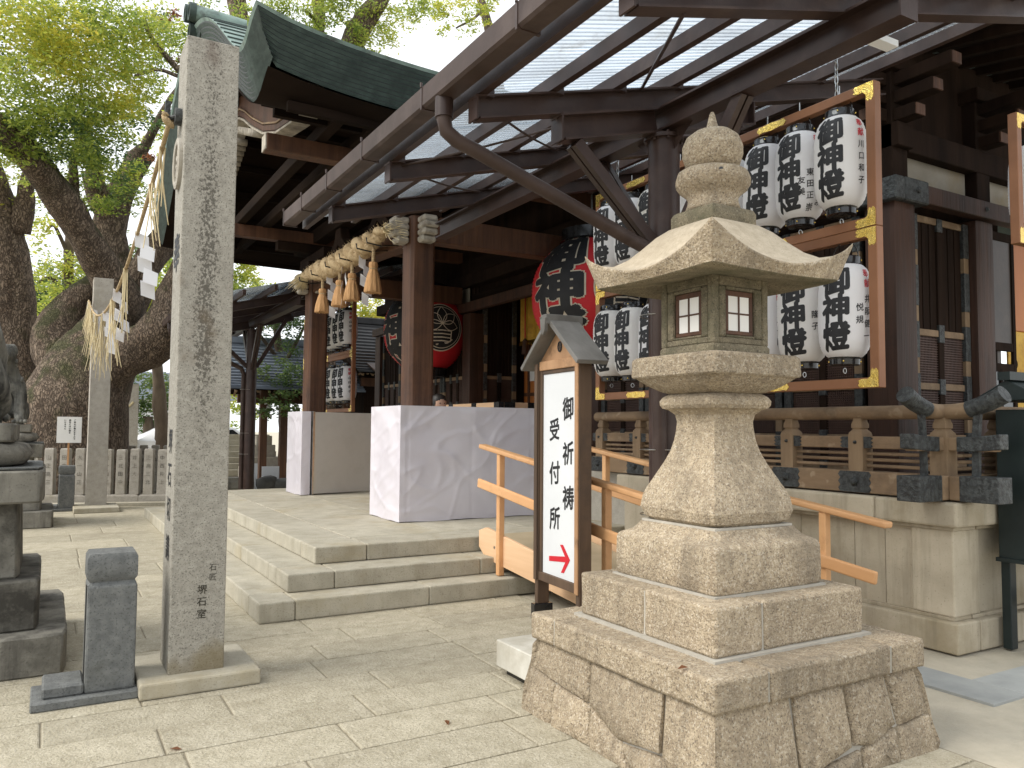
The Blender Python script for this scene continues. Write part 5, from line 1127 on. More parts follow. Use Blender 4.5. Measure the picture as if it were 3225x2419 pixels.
def tassel(x, y, ztop, zbot, label, seed):
    t = thing('straw_tassel', label, 'tassel', (x, y, zbot)); Hh = ztop-zbot; n = 60; rnd_ = random.Random(seed); rings = []
    for q, r_ in ((1, .025), (.99, .045), (.93, .054), (.86, .054), (.795, .047), (.77, .043), (.745, .048), (.6, .068), (.4, .084), (.2, .096), (.04, .103), (0, .097), (.01, .03)):
        rings.append([(x+r_*(1+(.05*math.sin(k*7.3+q*3)+.03*rnd_.uniform(-1, 1)))*math.cos(2*math.pi*k/n), y+r_*(1+.05*math.sin(k*7.3))*math.sin(2*math.pi*k/n), zbot+Hh*q+(rnd_.uniform(-.012, .004) if q < .05 else 0)) for k in range(n)])
    MB().loft(rings).build('straw_skirt', 'tassel', t, smooth=60)
    MB().tube([(x+.046*math.cos(a), y+.046*math.sin(a), zbot+Hh*.77) for a in [2*math.pi*k/20 for k in range(21)]], .008, 6).build('binding', 'rope_fibre', t)
    for s in range(2): MB().tube([(x+.012*math.cos(a+s*math.pi), y+.012*math.sin(a+s*math.pi), ztop-.01+(3.62-ztop)*k/40) for k, a in [(k, k*.75) for k in range(41)]], .012, 7).build('hanging_cord', 'rope_fibre', t, smooth=True)
for i, (y, zb_, zt_) in enumerate(((11.06, 3.085, 3.42), (10.29, 3.07, 3.42), (9.79, 3.08, 3.43), (9.02, 3.07, 3.44))):
    tassel(3.33, y, zt_, zb_, 'brown straw tassel, %s from the far porch post under the great rope' % UP[i], i)
def shide(name, p, L, w, d, n, label, cat='paper streamer', group=None, parent=None, lean=0.):
    """folded zigzag paper: stepped panels, each hung from the corner of the last"""
    p = Vector(p); d = Vector(d).normalized(); z = Vector((0, 0, -1)); nrm = d.cross(z); mb = MB(); h = L/n; thick = .0012
    for k in range(n):
        o = p+d*((k % 2)*w*.28+k*w*.13)+z*(h*k*.92)+nrm*((-1)**k*.018+lean*k*h); sh = d*(w*.10*(-1)**k)
        a = [o, o+d*w+z*h*.34, o+d*w+z*h*1.4+sh+nrm*(-1)**k*.02, o+z*h*1.12+sh+nrm*(-1)**k*.02]
        mb.prism(a, nrm*thick)
    if parent: return mb.build(name, 'shide', parent)
    return one(name, mb, 'shide', label, cat, group)
for i, (y, tx) in enumerate(((10.75, 'nearest the far post'), (10.02, 'in the middle'), (9.42, 'nearest the near post'))): shide('paper_streamer', (3.30, y, 3.60), .62, .10, (.25, .97, 0) if i == 1 else (.97, .25, 0), 5, 'white zigzag paper streamer on the great rope, ' + tx)

# ------------------------------------------------------------------ thin sacred rope between the two gate pillars
tr = thing('sacred_rope', 'thin straw rope with paper streamers strung between the two gate pillars', 'rope', (.5, 10, 2))
A0, A1 = Vector((.565, 4.99, 3.25)), Vector((.56, 15.55, 3.62))
def rp(s):
    p = A0.lerp(A1, s); p.z -= 1.02*4*s*(1-s)*.62; return p
MB().tube([rp(k/60) for k in range(61)], .014, 8).build('cord', 'rope_fibre', tr, smooth=True)
MB().tube([A1, (.585, 15.63, 3.55), (.59, 15.75, 3.50)], .016, 8).build('cord', 'rope_fibre', tr, smooth=True)
rk = MB()
for k in range(7):
    a = k*.9; rk.tube([(.575+.03*math.cos(t+a)-.02, 4.98+.035*math.sin(t*1.3+a), 3.245+.03*math.sin(t+a*.7)) for t in [q*.5 for q in range(14)]], .009, 5)
kn = rk.build('knot', 'rope_fibre', tr, smooth=True); kn['kind'] = 'stuff'
def strands(s, n, L, seed):
    rnd_ = random.Random(seed); p = rp(s); mb = MB()
    for k in range(n):
        o = p+Vector((rnd_.uniform(-.02, .02), rnd_.uniform(-.05, .05), 0)); sx_, sy_ = rnd_.uniform(-.5, .5), rnd_.uniform(-.45, .75); l_ = L*rnd_.uniform(.6, 1.05)
        mb.tube([o, o+Vector((sx_*.10, sy_*.12, -.45))*l_, o+Vector((sx_*.34, sy_*.42, -1))*l_], [.005, .0045, .003], 4, False)
    o = mb.build('straw_bunch', 'straw', tr); o['kind'] = 'stuff'
for i, (s, n, L) in enumerate(((.03, 7, .45), (.08, 6, .55), (.27, 8, .62), (.42, 14, .75), (.58, 18, .8), (.74, 22, .8), (.86, 22, .72), (.93, 24, .65), (.97, 24, .6), (.99, 16, .55))): strands(s, n, L, i)
for i, s in enumerate((.17, .36, .55, .74, .88, .965)): q = rp(s); shide('paper_streamer', (q.x-.02, q.y, q.z+.02), .52, .105, (.75, .65, 0) if i % 2 else (1, .1, 0), 5, '', parent=tr)

# ------------------------------------------------------------------ guardian lions on stepped pedestals
def lion(x, y, flip, lab1, lab2, s=1.12):
    f = -1 if flip else 1
    p = thing('lion_pedestal', lab1, 'pedestal', (x, y, 0))
    def tier(n, a, z0, z1, mat='granite_old', e=26, am=.004, b=None): return rough(MB().sq([(a, z0, e), (a if b is None else b, z1, e)], (x, y), n=56), am, 5, z0).build(n, mat, p, smooth=30, bevel=.012)
    tier('base_step', .75, 0, .235); tier('base_step', .60, .235, .53); tier('pedestal_shaft', .49, .53, .985, b=.475)
    tier('pedestal_cap', .605, .985, 1.18); MB().sq([(.56, 1.18, 20), (.585, 1.185, 20), (.59, 1.195, 20)], (x, y)).build('cap_edge', 'granite_blue', p, smooth=30)
    rough(MB().sq([(.40, 1.19, 4), (.50, 1.215, 4), (.535, 1.27, 4), (.50, 1.325, 4), (.42, 1.345, 5)], (x, y), n=56), .006, 4).build('cushion_stone', 'granite_old', p, smooth=True)
    tier('statue_plinth', .44, 1.345, 1.46)
    t = thing('lion_statue', lab2, 'statue', (x, y, 1.46))
    me = bpy.data.meshes.new('lion_body'); J = {}; V = []; E_ = []; RD = []
    def jt(n, co, r_, par=None):
        J[n] = len(V); V.append(Vector((co[0]*s+.02, co[1]*f*s, co[2]*s))); RD.append((r_[0]*s, r_[1]*s))
        if par: E_.append((J[par], J[n]))
    jt('hip', (0, -.16, .24), (.25, .22)); jt('spine', (0, -.06, .44), (.235, .21), 'hip'); jt('chest', (0, .10, .60), (.235, .22), 'spine'); jt('neck', (0, .16, .76), (.20, .19), 'chest'); jt('head', (0, .25, .90), (.185, .175), 'neck'); jt('brow', (0, .36, .90), (.13, .11), 'head'); jt('muzzle', (0, .45, .85), (.095, .08), 'brow'); jt('nose', (0, .50, .85), (.06, .05), 'muzzle')
    jt('mane', (0, .04, .86), (.20, .2), 'neck'); jt('mane2', (0, -.05, .66), (.21, .2), 'chest')
    for q in (-1, 1):
        g_ = str(q)
        jt('sh'+g_, (q*.20, .15, .52), (.12, .11), 'chest'); jt('el'+g_, (q*.235, .20, .34), (.088, .08), 'sh'+g_); jt('wr'+g_, (q*.235, .23, .12), (.070, .066), 'el'+g_); jt('pw'+g_, (q*.235, .28, .05), (.085, .05), 'wr'+g_); jt('to'+g_, (q*.235, .37, .04), (.07, .04), 'pw'+g_)
        jt('th'+g_, (q*.20, -.12, .22), (.17, .16), 'hip'); jt('kn'+g_, (q*.25, .02, .17), (.11, .10), 'th'+g_); jt('ft'+g_, (q*.25, .05, .06), (.075, .05), 'kn'+g_); jt('ht'+g_, (q*.25, .15, .045), (.06, .04), 'ft'+g_)
        jt('ea'+g_, (q*.15, .2, 1.0), (.05, .04), 'head')
    jt('tl', (0, -.34, .30), (.13, .11), 'hip'); jt('tl2', (0, -.40, .52), (.17, .10), 'tl'); jt('tl3', (0, -.38, .78), (.16, .09), 'tl2'); jt('tl4', (0, -.32, .98), (.06, .05), 'tl3')
    me.from_pydata(V, E_, []); o = bpy.data.objects.new('body', me); COL.objects.link(o); o.parent = t
    sk = o.modifiers.new('skin', 'SKIN'); sk.use_smooth_shade = True
    for i, v in enumerate(me.skin_vertices[0].data): v.radius = RD[i]; v.use_root = (i == 0)
    ss = o.modifiers.new('sub', 'SUBSURF'); ss.levels = 2; ss.render_levels = 2
    tx = bpy.data.textures.new('curls', 'CLOUDS'); tx.noise_scale = .09; dm = o.modifiers.new('disp', 'DISPLACE'); dm.texture = tx; dm.strength = .035
    me.materials.append(M['lion_stone'])
    def add(n, mb): return mb.build(n, 'lion_stone', t, smooth=True)
    o_ = Vector((x, y, 1.46)); PT = lambda a, b, c: o_+Vector((a*s+.02, b*f*s, c*s))
    for q in (-1, 1):
        for k in range(4): add('toe', MB().lathe([(.004, -.03), (.03, -.012), (.032, .006), (.018, .026), (.003, .032)], 12, PT(q*.235-.06+.04*k, .40, .035)))
        for (a, b, c, r_) in ((q*.20, .16, .55, .06), (q*.13, .20, .78, .06)):
            pts = [PT(a+q*.04, b+r_*(1-k/26)*math.cos(k*.55), c+r_*(1-k/26)*math.sin(k*.55)) for k in range(24)]; add('curl', MB().tube(pts, [.022*(1-k/40) for k in range(24)], 8))
        add('eye', MB().lathe([(.003, -.02), (.02, 0), (.003, .02)], 10, PT(q*.075, .405, .93)))
    add('jaw', MB().tube([PT(0, .36, .80), PT(0, .45, .775)], [.08, .05], 10))
lion(-.60, 6.14, False, 'old stained stepped stone pedestal cut by the left picture edge', 'dark weathered stone lion seen from behind on the nearer pedestal')
lion(-.62, 13.80, True, 'old stepped stone pedestal farther back beside the stone fence', 'weathered stone lion facing the camera on the farther pedestal')

# ------------------------------------------------------------------ low stone fence round the sacred tree
def fence_run(x0, y0, x1, y1, n, label, cap=False):
    t = thing('stone_fence', label, 'fence', ((x0+x1)/2, (y0+y1)/2, 0)); L = math.hypot(x1-x0, y1-y0); u = ((x1-x0)/L, (y1-y0)/L); nv = (-u[1], u[0])
    def blk(n_, a0, a1, w, z0, z1, tw=None, mat='granite_gray'):
        rg = []
        for z, ww in ((z0, 1), (z1-.03, tw or 1), (z1, (tw or 1)*.9)):
            c = (a0+a1)/2; h = (a1-a0)/2*ww; rg.append([(x0+u[0]*(c+sa*h)+nv[0]*sb*w*ww, y0+u[1]*(c+sa*h)+nv[1]*sb*w*ww, z) for sa, sb in ((-1, -1), (1, -1), (1, 1), (-1, 1))])
        return MB().loft(rg).build(n_, mat, t, bevel=.008, seg=2)
    blk('sill_stone', 0, L*.48, .11, .0, .18); blk('sill_stone', L*.482, L, .11, .0, .18)
    for k in range(n):
        a = (k+.5)*L/n; po = blk('fence_post', a-.085, a+.085, .075, .18, 1.02+random.uniform(-.012, .012), .93)
        if n < 30:
            f = flat((x0+u[0]*a-nv[0]*.0765, y0+u[1]*a-nv[1]*.0765, 0), (u[0], u[1], 0), (0, 0, 1), (-nv[0], -nv[1], 0))
            for j in range(4): raw_build(lettering([('大一山正高三北田中西井上'[(k*5+j) % 12], 0, .86-.15*j, .09)], f, .0, layer=.0015, slant=0), 'carved_letter', 'granite_old', t)
fence_run(-2.5, 17.95, .70, 16.68, 13, 'low fence of carved granite posts left of the far pillar under the great tree')
fence_run(.90, 16.60, 2.25, 16.05, 6, 'low fence of carved granite posts right of the far pillar')
kb = MB(); kb.bar((-3, 17.35, .03), (2.4, 15.75, .03), .22, .06); one('kerb', kb, 'granite_pale', 'low pale kerb stone along the foot of the stone fence', 'kerb', bevel=.006)
fence_run(1.3, 19.5, 3.4, 19.0, 9, 'second stone fence behind the nearer one, right of the tree')
gp_ = thing('gate_post_pair', 'two slender far stone posts with a rope between them', 'stone gate', (1.95, 26, 0))
for x, h in ((1.74, 2.45), (2.18, 2.68)): MB().sq([(.16, 0, 20), (.14, h, 20)], (x, 25.92)).build('post', 'granite_gray', gp_)
MB().tube([(1.74+.44*k/12, 25.75, 2.15-.18*math.sin(math.pi*k/12)) for k in range(13)], .03, 6).build('rope', 'straw', gp_)
cdp = thing('notice_card', 'white paper card on an orange stake before the great tree trunk', 'sign', (.33, 16.2, 0))
B(.335, .365, 16.18, 16.21, .3, 1.15).build('stake', 'wood_orange', cdp); cb = B(.16, .545, 16.15, 16.175, 1.14, 1.60).build('card', 'paper_card', cdp)
f = flat((.35, 16.1485, 1.37), (1, 0, 0), (0, 0, 1), (0, -1, 0))
for j, s in enumerate(('ご神木が傷みますので', '根元には小銭を', 'いけません')):
    raw_build(lettering([(ch, .085-.075*j, .17-.037*i, .034) for i, ch in enumerate(s)], f, .03, layer=.001, slant=0), 'writing', 'ink', cdp)

# ------------------------------------------------------------------ trees
def limb_mesh(pts, rs, n=18, amp=.05, sc=1.6, seed=0):
    P_ = [Vector(p) for p in pts]; out = []; ro = []
    for i in range(len(P_)-1):                              # Catmull-Rom through the given joints
        p0, p1, p2, p3 = P_[max(i-1, 0)], P_[i], P_[i+1], P_[min(i+2, len(P_)-1)]
        for k in range(6):
            t = k/6; out.append(.5*((2*p1)+(p2-p0)*t+(2*p0-5*p1+4*p2-p3)*t*t+(3*p1-p0-3*p2+p3)*t**3)); ro.append(rs[i]+(rs[i+1]-rs[i])*t)
    out.append(P_[-1]); ro.append(rs[-1]); mb = MB().tube(out, ro, n)
    a = min(amp, rs[0]*.3); rough(mb, a, sc, seed); return rough(mb, a*.35, sc*4, seed+3)
def leaves(blobs, dens, size, seed, mat, flat_=.0):
    """blobs: (x, y, z, rx, ry, rz[, weight]); small folded leaves scattered through every blob's volume, thicker toward its shell"""
    g = np.random.default_rng(seed); Ps = []
    for b in blobs:
        x, y, z, rx, ry, rz = b[:6]; w = b[6] if len(b) > 6 else 1.
        n = int(dens*w*(rx*ry*rz)**(2/3)); nc = max(4, n//40)
        d = g.normal(size=(nc, 3)); d /= np.linalg.norm(d, axis=1)[:, None]; c = d*(g.random((nc, 1))**.45)
        idx = g.integers(0, nc, n); p = c[idx]+g.normal(size=(n, 3))*(.16/np.array([[rx, ry, rz]])**.35)*np.array([[1, 1, .55]])
        Ps.append(p*np.array([[rx, ry, rz]])+np.array([[x, y, z]]))
    p = np.concatenate(Ps); n = len(p); s = size*g.uniform(.65, 1.25, (n, 1))
    a = g.normal(size=(n, 3)); a[:, 2] *= .5; a /= np.linalg.norm(a, axis=1)[:, None]; b_ = g.normal(size=(n, 3)); b_ -= a*(a*b_).sum(1)[:, None]; b_ /= np.linalg.norm(b_, axis=1)[:, None]
    v = np.stack([p-a*s, p+b_*s*.42, p+a*s, p-b_*s*.42], 1).reshape(-1, 3)
    me = bpy.data.meshes.new('foliage'); me.vertices.add(4*n); me.vertices.foreach_set('co', v.astype(np.float32).ravel()); me.loops.add(4*n); me.loops.foreach_set('vertex_index', np.arange(4*n, dtype=np.int32))
    me.polygons.add(n); me.polygons.foreach_set('loop_start', np.arange(0, 4*n, 4, dtype=np.int32)); me.polygons.foreach_set('loop_total', np.full(n, 4, dtype=np.int32)); me.update(calc_edges=True); me.materials.append(M[mat]); return me
def tree(label, loc, limbs, blobs, dens, size, seed, mat='leaf', bark='bark', n=18, extra=()):
    t = thing('tree', label, 'tree', loc)
    for i, (pts, rs) in enumerate(limbs):
        limb_mesh(pts, rs, n if rs[0] > .15 else 8, .09, 1.3, seed+i).build('trunk' if i == 0 else 'branch', bark, t, smooth=True)
    for m_, bl, de in ((mat, blobs, dens),)+tuple(extra):
        if not bl: continue
        me = leaves(bl, de, size, seed, m_); o = bpy.data.objects.new('crown', me); COL.objects.link(o); o.parent = t; o.location = (-loc[0], -loc[1], -loc[2]); o['kind'] = 'stuff'
    return t
tree('huge sacred camphor tree with a swollen trunk and heavy spreading limbs', (1.0, 18.6, 0), [([(0.58, 18.6, -0.03), (0.52, 18.6, 1.06), (0.54, 18.6, 1.82), (0.71, 18.7, 2.5), (0.99, 18.8, 3.2), (1.2, 18.9, 3.82), (1.24, 19.0, 4.44), (1.13, 19.0, 5.04), (1.04, 19.0, 5.63), (1.13, 19.0, 6.26), (1.3, 19.0, 6.69), (1.55, 18.9, 7.22), (1.73, 18.8, 7.48)], [1.085, 1.031, 1.02, 0.938, 0.67, 0.508, 0.444, 0.377, 0.355, 0.333, 0.278, 0.232, 0.187]), ([(1.06, 18.7, 3.54), (1.27, 18.4, 3.96), (0.9, 18.0, 4.64), (0.36, 17.4, 5.39), (-0.12, 16.8, 5.96), (-0.59, 16.2, 6.34), (-1.24, 15.6, 6.62)], [0.492, 0.43, 0.347, 0.304, 0.274, 0.265, 0.246]), ([(0.51, 18.5, 1.91), (0.94, 18.3, 2.54), (1.34, 18.0, 2.89), (1.74, 17.8, 3.1), (2.1, 17.6, 3.55), (2.48, 17.6, 4.55), (2.63, 17.6, 5.55)], [0.809, 0.598, 0.495, 0.48, 0.476, 0.446, 0.364]), ([(1.31, 18.9, 3.83), (1.61, 18.7, 4.64), (1.99, 18.6, 5.37), (2.35, 18.6, 5.93), (2.76, 18.6, 6.61), (3.67, 18.8, 7.79)], [0.464, 0.372, 0.338, 0.328, 0.285, 0.257]), ([(0.37, 19.2, 2.71), (0.09, 19.4, 3.25), (0.34, 19.6, 3.92), (0.77, 19.6, 4.44), (1.13, 19.7, 4.85)], [0.616, 0.475, 0.354, 0.32, 0.288]), ([(1.05, 19.0, 5.94), (0.7, 18.6, 6.49), (0.67, 18.2, 6.96), (0.18, 17.6, 7.52)], [0.278, 0.228, 0.159, 0.113]), ([(0.32, 17.4, 5.56), (0.28, 17.2, 6.05), (0.31, 17.0, 6.63), (0.55, 16.8, 7.24)], [0.142, 0.1, 0.064, 0.039]), ([(1.54, 18.8, 7.29), (1.97, 18.0, 8.24), (2.36, 17.0, 8.74)], [0.121, 0.074, 0.05]), ([(2.06, 16.0, 8.09), (1.44, 15.6, 8.53), (1.26, 15.4, 8.78)], [0.061, 0.046, 0.032]), ([(1.94, 16.0, 8.11), (1.55, 15.8, 8.07), (1.15, 15.5, 7.73)], [0.042, 0.032, 0.023])],
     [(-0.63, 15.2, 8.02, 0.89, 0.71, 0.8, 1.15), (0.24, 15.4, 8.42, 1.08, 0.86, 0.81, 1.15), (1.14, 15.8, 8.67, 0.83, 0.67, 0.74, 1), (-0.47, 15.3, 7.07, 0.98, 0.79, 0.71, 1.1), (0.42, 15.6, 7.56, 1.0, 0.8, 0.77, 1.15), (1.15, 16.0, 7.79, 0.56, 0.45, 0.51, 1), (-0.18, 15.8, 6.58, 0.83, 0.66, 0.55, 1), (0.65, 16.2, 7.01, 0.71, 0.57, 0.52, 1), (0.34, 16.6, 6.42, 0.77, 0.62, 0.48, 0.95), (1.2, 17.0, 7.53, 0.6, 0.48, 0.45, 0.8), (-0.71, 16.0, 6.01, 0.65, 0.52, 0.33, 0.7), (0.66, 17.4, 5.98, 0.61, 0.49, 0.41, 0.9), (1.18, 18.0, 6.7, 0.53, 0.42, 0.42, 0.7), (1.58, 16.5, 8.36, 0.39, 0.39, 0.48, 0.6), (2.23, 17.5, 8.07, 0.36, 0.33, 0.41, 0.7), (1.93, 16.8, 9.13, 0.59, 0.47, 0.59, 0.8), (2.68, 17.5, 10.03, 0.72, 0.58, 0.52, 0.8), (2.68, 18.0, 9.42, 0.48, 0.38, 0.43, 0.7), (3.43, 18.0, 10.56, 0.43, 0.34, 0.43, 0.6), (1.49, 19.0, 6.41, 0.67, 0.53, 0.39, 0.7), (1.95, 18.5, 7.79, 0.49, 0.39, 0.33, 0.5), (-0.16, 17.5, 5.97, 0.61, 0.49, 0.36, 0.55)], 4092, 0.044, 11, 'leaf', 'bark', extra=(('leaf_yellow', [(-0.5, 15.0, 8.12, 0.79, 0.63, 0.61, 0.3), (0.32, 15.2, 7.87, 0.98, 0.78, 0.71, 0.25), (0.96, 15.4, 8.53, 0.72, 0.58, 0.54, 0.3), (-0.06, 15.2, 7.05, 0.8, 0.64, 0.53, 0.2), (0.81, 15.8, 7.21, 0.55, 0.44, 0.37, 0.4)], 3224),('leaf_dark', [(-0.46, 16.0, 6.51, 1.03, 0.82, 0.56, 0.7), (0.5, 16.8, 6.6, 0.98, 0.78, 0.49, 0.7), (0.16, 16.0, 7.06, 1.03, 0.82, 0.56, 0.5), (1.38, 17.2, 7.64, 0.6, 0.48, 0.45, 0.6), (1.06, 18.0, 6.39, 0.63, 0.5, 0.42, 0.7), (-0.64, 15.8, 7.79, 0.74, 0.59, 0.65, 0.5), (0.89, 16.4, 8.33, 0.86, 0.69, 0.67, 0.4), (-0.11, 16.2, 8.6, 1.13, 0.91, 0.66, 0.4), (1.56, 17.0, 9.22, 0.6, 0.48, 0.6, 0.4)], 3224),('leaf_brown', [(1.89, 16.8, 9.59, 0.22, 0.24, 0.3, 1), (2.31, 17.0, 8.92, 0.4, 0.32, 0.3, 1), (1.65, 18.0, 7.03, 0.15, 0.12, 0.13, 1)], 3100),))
tree('tall camphor trunk leaning at the left picture edge', (-0.75, 20.5, 0), [([(-0.3, 20.5, -0.19), (-0.43, 20.5, 1.02), (-0.54, 20.5, 2.24), (-0.71, 20.4, 3.65), (-0.9, 20.2, 4.92), (-1.08, 20.0, 5.87), (-1.35, 19.5, 6.88)], [0.634, 0.598, 0.562, 0.524, 0.471, 0.409, 0.342]), ([(-0.67, 20.0, 5.62), (-0.52, 19.6, 6.45), (-0.37, 19.4, 7.22)], [0.257, 0.16, 0.102])],
     [(-0.69, 20.0, 6.23, 0.7, 0.56, 0.47, 0.5), (-1.18, 19.0, 7.24, 1.0, 0.8, 0.89, 0.7)], 2976, 0.048, 12, 'leaf', 'bark', extra=())
tree('slender mossy tree between the camphor trunks', (1.0, 24, 0), [([(0.57, 24.0, -0.02), (0.49, 24.0, 2.9), (0.47, 24.0, 4.63), (0.35, 24.0, 5.86), (0.39, 24.0, 6.99), (0.29, 23.6, 7.99)], [0.182, 0.154, 0.14, 0.119, 0.098, 0.062]), ([(0.41, 24.0, 4.87), (-0.03, 23.8, 5.29), (-0.29, 23.6, 5.11)], [0.063, 0.049, 0.034]), ([(0.37, 24.0, 5.86), (0.02, 23.8, 6.64), (-0.18, 23.6, 6.45)], [0.056, 0.042, 0.028])],
     [(0.38, 23.5, 5.29, 0.96, 0.77, 0.69, 0.7), (-0.01, 23.0, 4.46, 0.8, 0.64, 0.74, 0.8), (0.79, 23.5, 5.82, 0.69, 0.55, 0.55, 0.6), (0.95, 23.0, 6.72, 0.67, 0.54, 0.54, 0.5), (0.03, 23.5, 6.46, 0.69, 0.55, 0.55, 0.35), (-0.42, 25.0, 5.45, 0.58, 0.7, 0.87, 0.5)], 2666, 0.056, 13, 'leaf', 'bark_far', extra=())
tree('loose green tree behind the heavy right limb', (3.3, 26, 0), [([(3.06, 26.0, 0.34), (2.91, 26.0, 2.43), (2.74, 26.0, 3.96), (2.51, 26.0, 5.21)], [0.229, 0.198, 0.152, 0.107]), ([(2.82, 26.0, 3.4), (2.28, 26.0, 4.49), (2.0, 26.0, 5.3)], [0.092, 0.061, 0.046])],
     [(2.58, 25.5, 5.28, 0.9, 0.72, 0.82, 0.8), (2.11, 25.5, 4.56, 0.75, 0.6, 0.75, 0.8), (2.92, 26.0, 4.25, 0.76, 0.61, 0.61, 0.7), (2.23, 26.0, 6.02, 0.76, 0.61, 0.53, 0.6), (3.26, 26.0, 5.99, 0.61, 0.49, 0.61, 0.6)], 2666, 0.062, 14, 'leaf', 'bark_far', extra=(('leaf_yellow', [(2.75, 25.0, 5.23, 0.41, 0.33, 0.35, 1.0)], 2852),))
tree('dark dense evergreen shrub seen under the heavy limb', (3.4, 28, 0), [([(2.85, 28.0, 0.41), (2.79, 28.0, 1.75)], [0.197, 0.148])],
     [(2.79, 28.0, 2.49, 0.9, 0.72, 0.82, 1.1), (3.35, 28.0, 2.21, 0.66, 0.53, 0.66, 1), (2.4, 28.0, 2.04, 0.49, 0.52, 0.66, 0.9), (3.28, 29.0, 1.45, 0.77, 0.61, 0.44, 0.9)], 2914, 0.062, 15, 'leaf_dark', 'bark_far', extra=())
tree('leafy tree rising behind the porch roof with a leaning trunk', (7.6, 21, 0), [([(6.31, 21.0, 1.73), (6.33, 21.0, 6.76), (6.61, 21.0, 10.69), (7.0, 20.6, 12.2), (7.44, 20.2, 13.05), (7.95, 20.0, 14.29)], [0.384, 0.359, 0.322, 0.293, 0.252, 0.214]), ([(6.25, 21.0, 10.61), (6.09, 21.0, 12.0), (6.04, 21.0, 13.16), (5.79, 21.0, 14.13)], [0.179, 0.166, 0.153, 0.102]), ([(3.97, 20.0, 9.73), (3.82, 20.0, 11.34), (3.66, 20.0, 12.36)], [0.262, 0.238, 0.202]), ([(6.76, 21.0, 11.25), (5.94, 20.5, 12.13), (5.42, 20.0, 12.26)], [0.09, 0.056, 0.036])],
     [(4.71, 20.0, 12.06, 0.72, 0.58, 0.54, 0.7), (5.43, 20.0, 12.02, 0.73, 0.58, 0.61, 0.8), (6.44, 20.5, 12.65, 0.75, 0.6, 0.69, 0.8), (7.06, 20.0, 11.82, 0.62, 0.5, 0.56, 0.85), (7.57, 20.0, 12.61, 0.75, 0.6, 0.75, 0.85), (7.56, 21.0, 11.71, 0.59, 0.47, 0.46, 0.7), (7.96, 19.0, 12.64, 0.66, 0.53, 0.48, 0.8), (4.14, 19.5, 12.14, 0.58, 0.47, 0.47, 0.8), (5.89, 20.0, 13.14, 1.46, 1.17, 0.49, 0.8)], 2976, 0.053, 16, 'leaf', 'bark', extra=())
tree('overhanging leafy branches against the sky above the gutter', (9.5, 18, 0), [([(10.42, 18.0, 5.92), (10.1, 18.0, 10.36), (9.23, 18.0, 13.4), (8.19, 17.5, 13.19)], [0.182, 0.133, 0.106, 0.079]), ([(9.23, 18.0, 13.4), (9.25, 17.5, 12.17), (8.39, 17.2, 11.32)], [0.059, 0.041, 0.022])],
     [(8.28, 17.0, 11.67, 0.5, 0.4, 0.31, 0.9), (9.12, 17.0, 11.96, 0.45, 0.36, 0.36, 0.95), (7.85, 17.4, 11.79, 0.39, 0.31, 0.33, 0.8), (7.98, 17.0, 11.18, 0.33, 0.26, 0.22, 0.6), (8.99, 17.0, 11.45, 0.31, 0.25, 0.2, 0.6), (8.48, 17.0, 11.08, 0.22, 0.18, 0.11, 0.4)], 2914, 0.048, 17, 'leaf', 'bark_far', extra=())
tree('broad evergreen tree with drooping leaves beyond the black column', (6.2, 22, 0), [([(5.8, 22.5, 0.44), (5.72, 22.5, 2.26), (5.5, 22.4, 3.8), (5.3, 22.2, 4.81)], [0.176, 0.149, 0.108, 0.067]), ([(5.6, 22.4, 3.03), (5.91, 22.0, 3.79), (6.16, 22.0, 4.33)], [0.067, 0.047, 0.033]), ([(5.57, 22.4, 3.29), (4.9, 22.0, 3.98)], [0.061, 0.039])],
     [(5.26, 21.5, 4.46, 0.65, 0.52, 0.58, 1), (5.77, 21.5, 3.99, 0.52, 0.52, 0.65, 1), (5.07, 21.3, 2.94, 0.45, 0.41, 0.51, 0.8), (5.54, 21.0, 2.7, 0.57, 0.46, 0.57, 1), (4.9, 22.0, 4.24, 0.39, 0.42, 0.53, 0.8), (5.44, 21.0, 2.08, 0.57, 0.46, 0.38, 1), (5.02, 21.0, 1.95, 0.38, 0.3, 0.28, 0.8), (4.84, 23.0, 5.13, 0.55, 0.44, 0.55, 0.8), (5.89, 22.0, 4.96, 0.53, 0.43, 0.47, 0.8)], 2914, 0.048, 18, 'leaf_dark', 'bark_far', extra=(('leaf', [(5.0, 22.0, 4.88, 0.79, 0.63, 0.53, 0.8), (5.6, 22.4, 5.12, 0.81, 0.65, 0.4, 0.8)], 2604),))
tree('pale green tree glimpsed between the porch posts', (10.5, 28, 0), [([(10.34, 28.0, 1.0), (10.38, 28.0, 3.92), (10.44, 28.0, 5.48)], [0.209, 0.157, 0.105])],
     [(10.07, 27.5, 5.39, 0.94, 0.75, 0.77, 1.1), (10.89, 27.5, 5.28, 0.69, 0.55, 0.69, 1), (9.72, 28.0, 5.25, 0.61, 0.62, 0.78, 0.9), (10.26, 27.0, 4.51, 0.84, 0.67, 0.51, 0.9), (8.89, 27.0, 3.94, 0.41, 0.33, 0.33, 0.6)], 2852, 0.067, 19, 'leaf_yellow', 'bark_far', extra=())
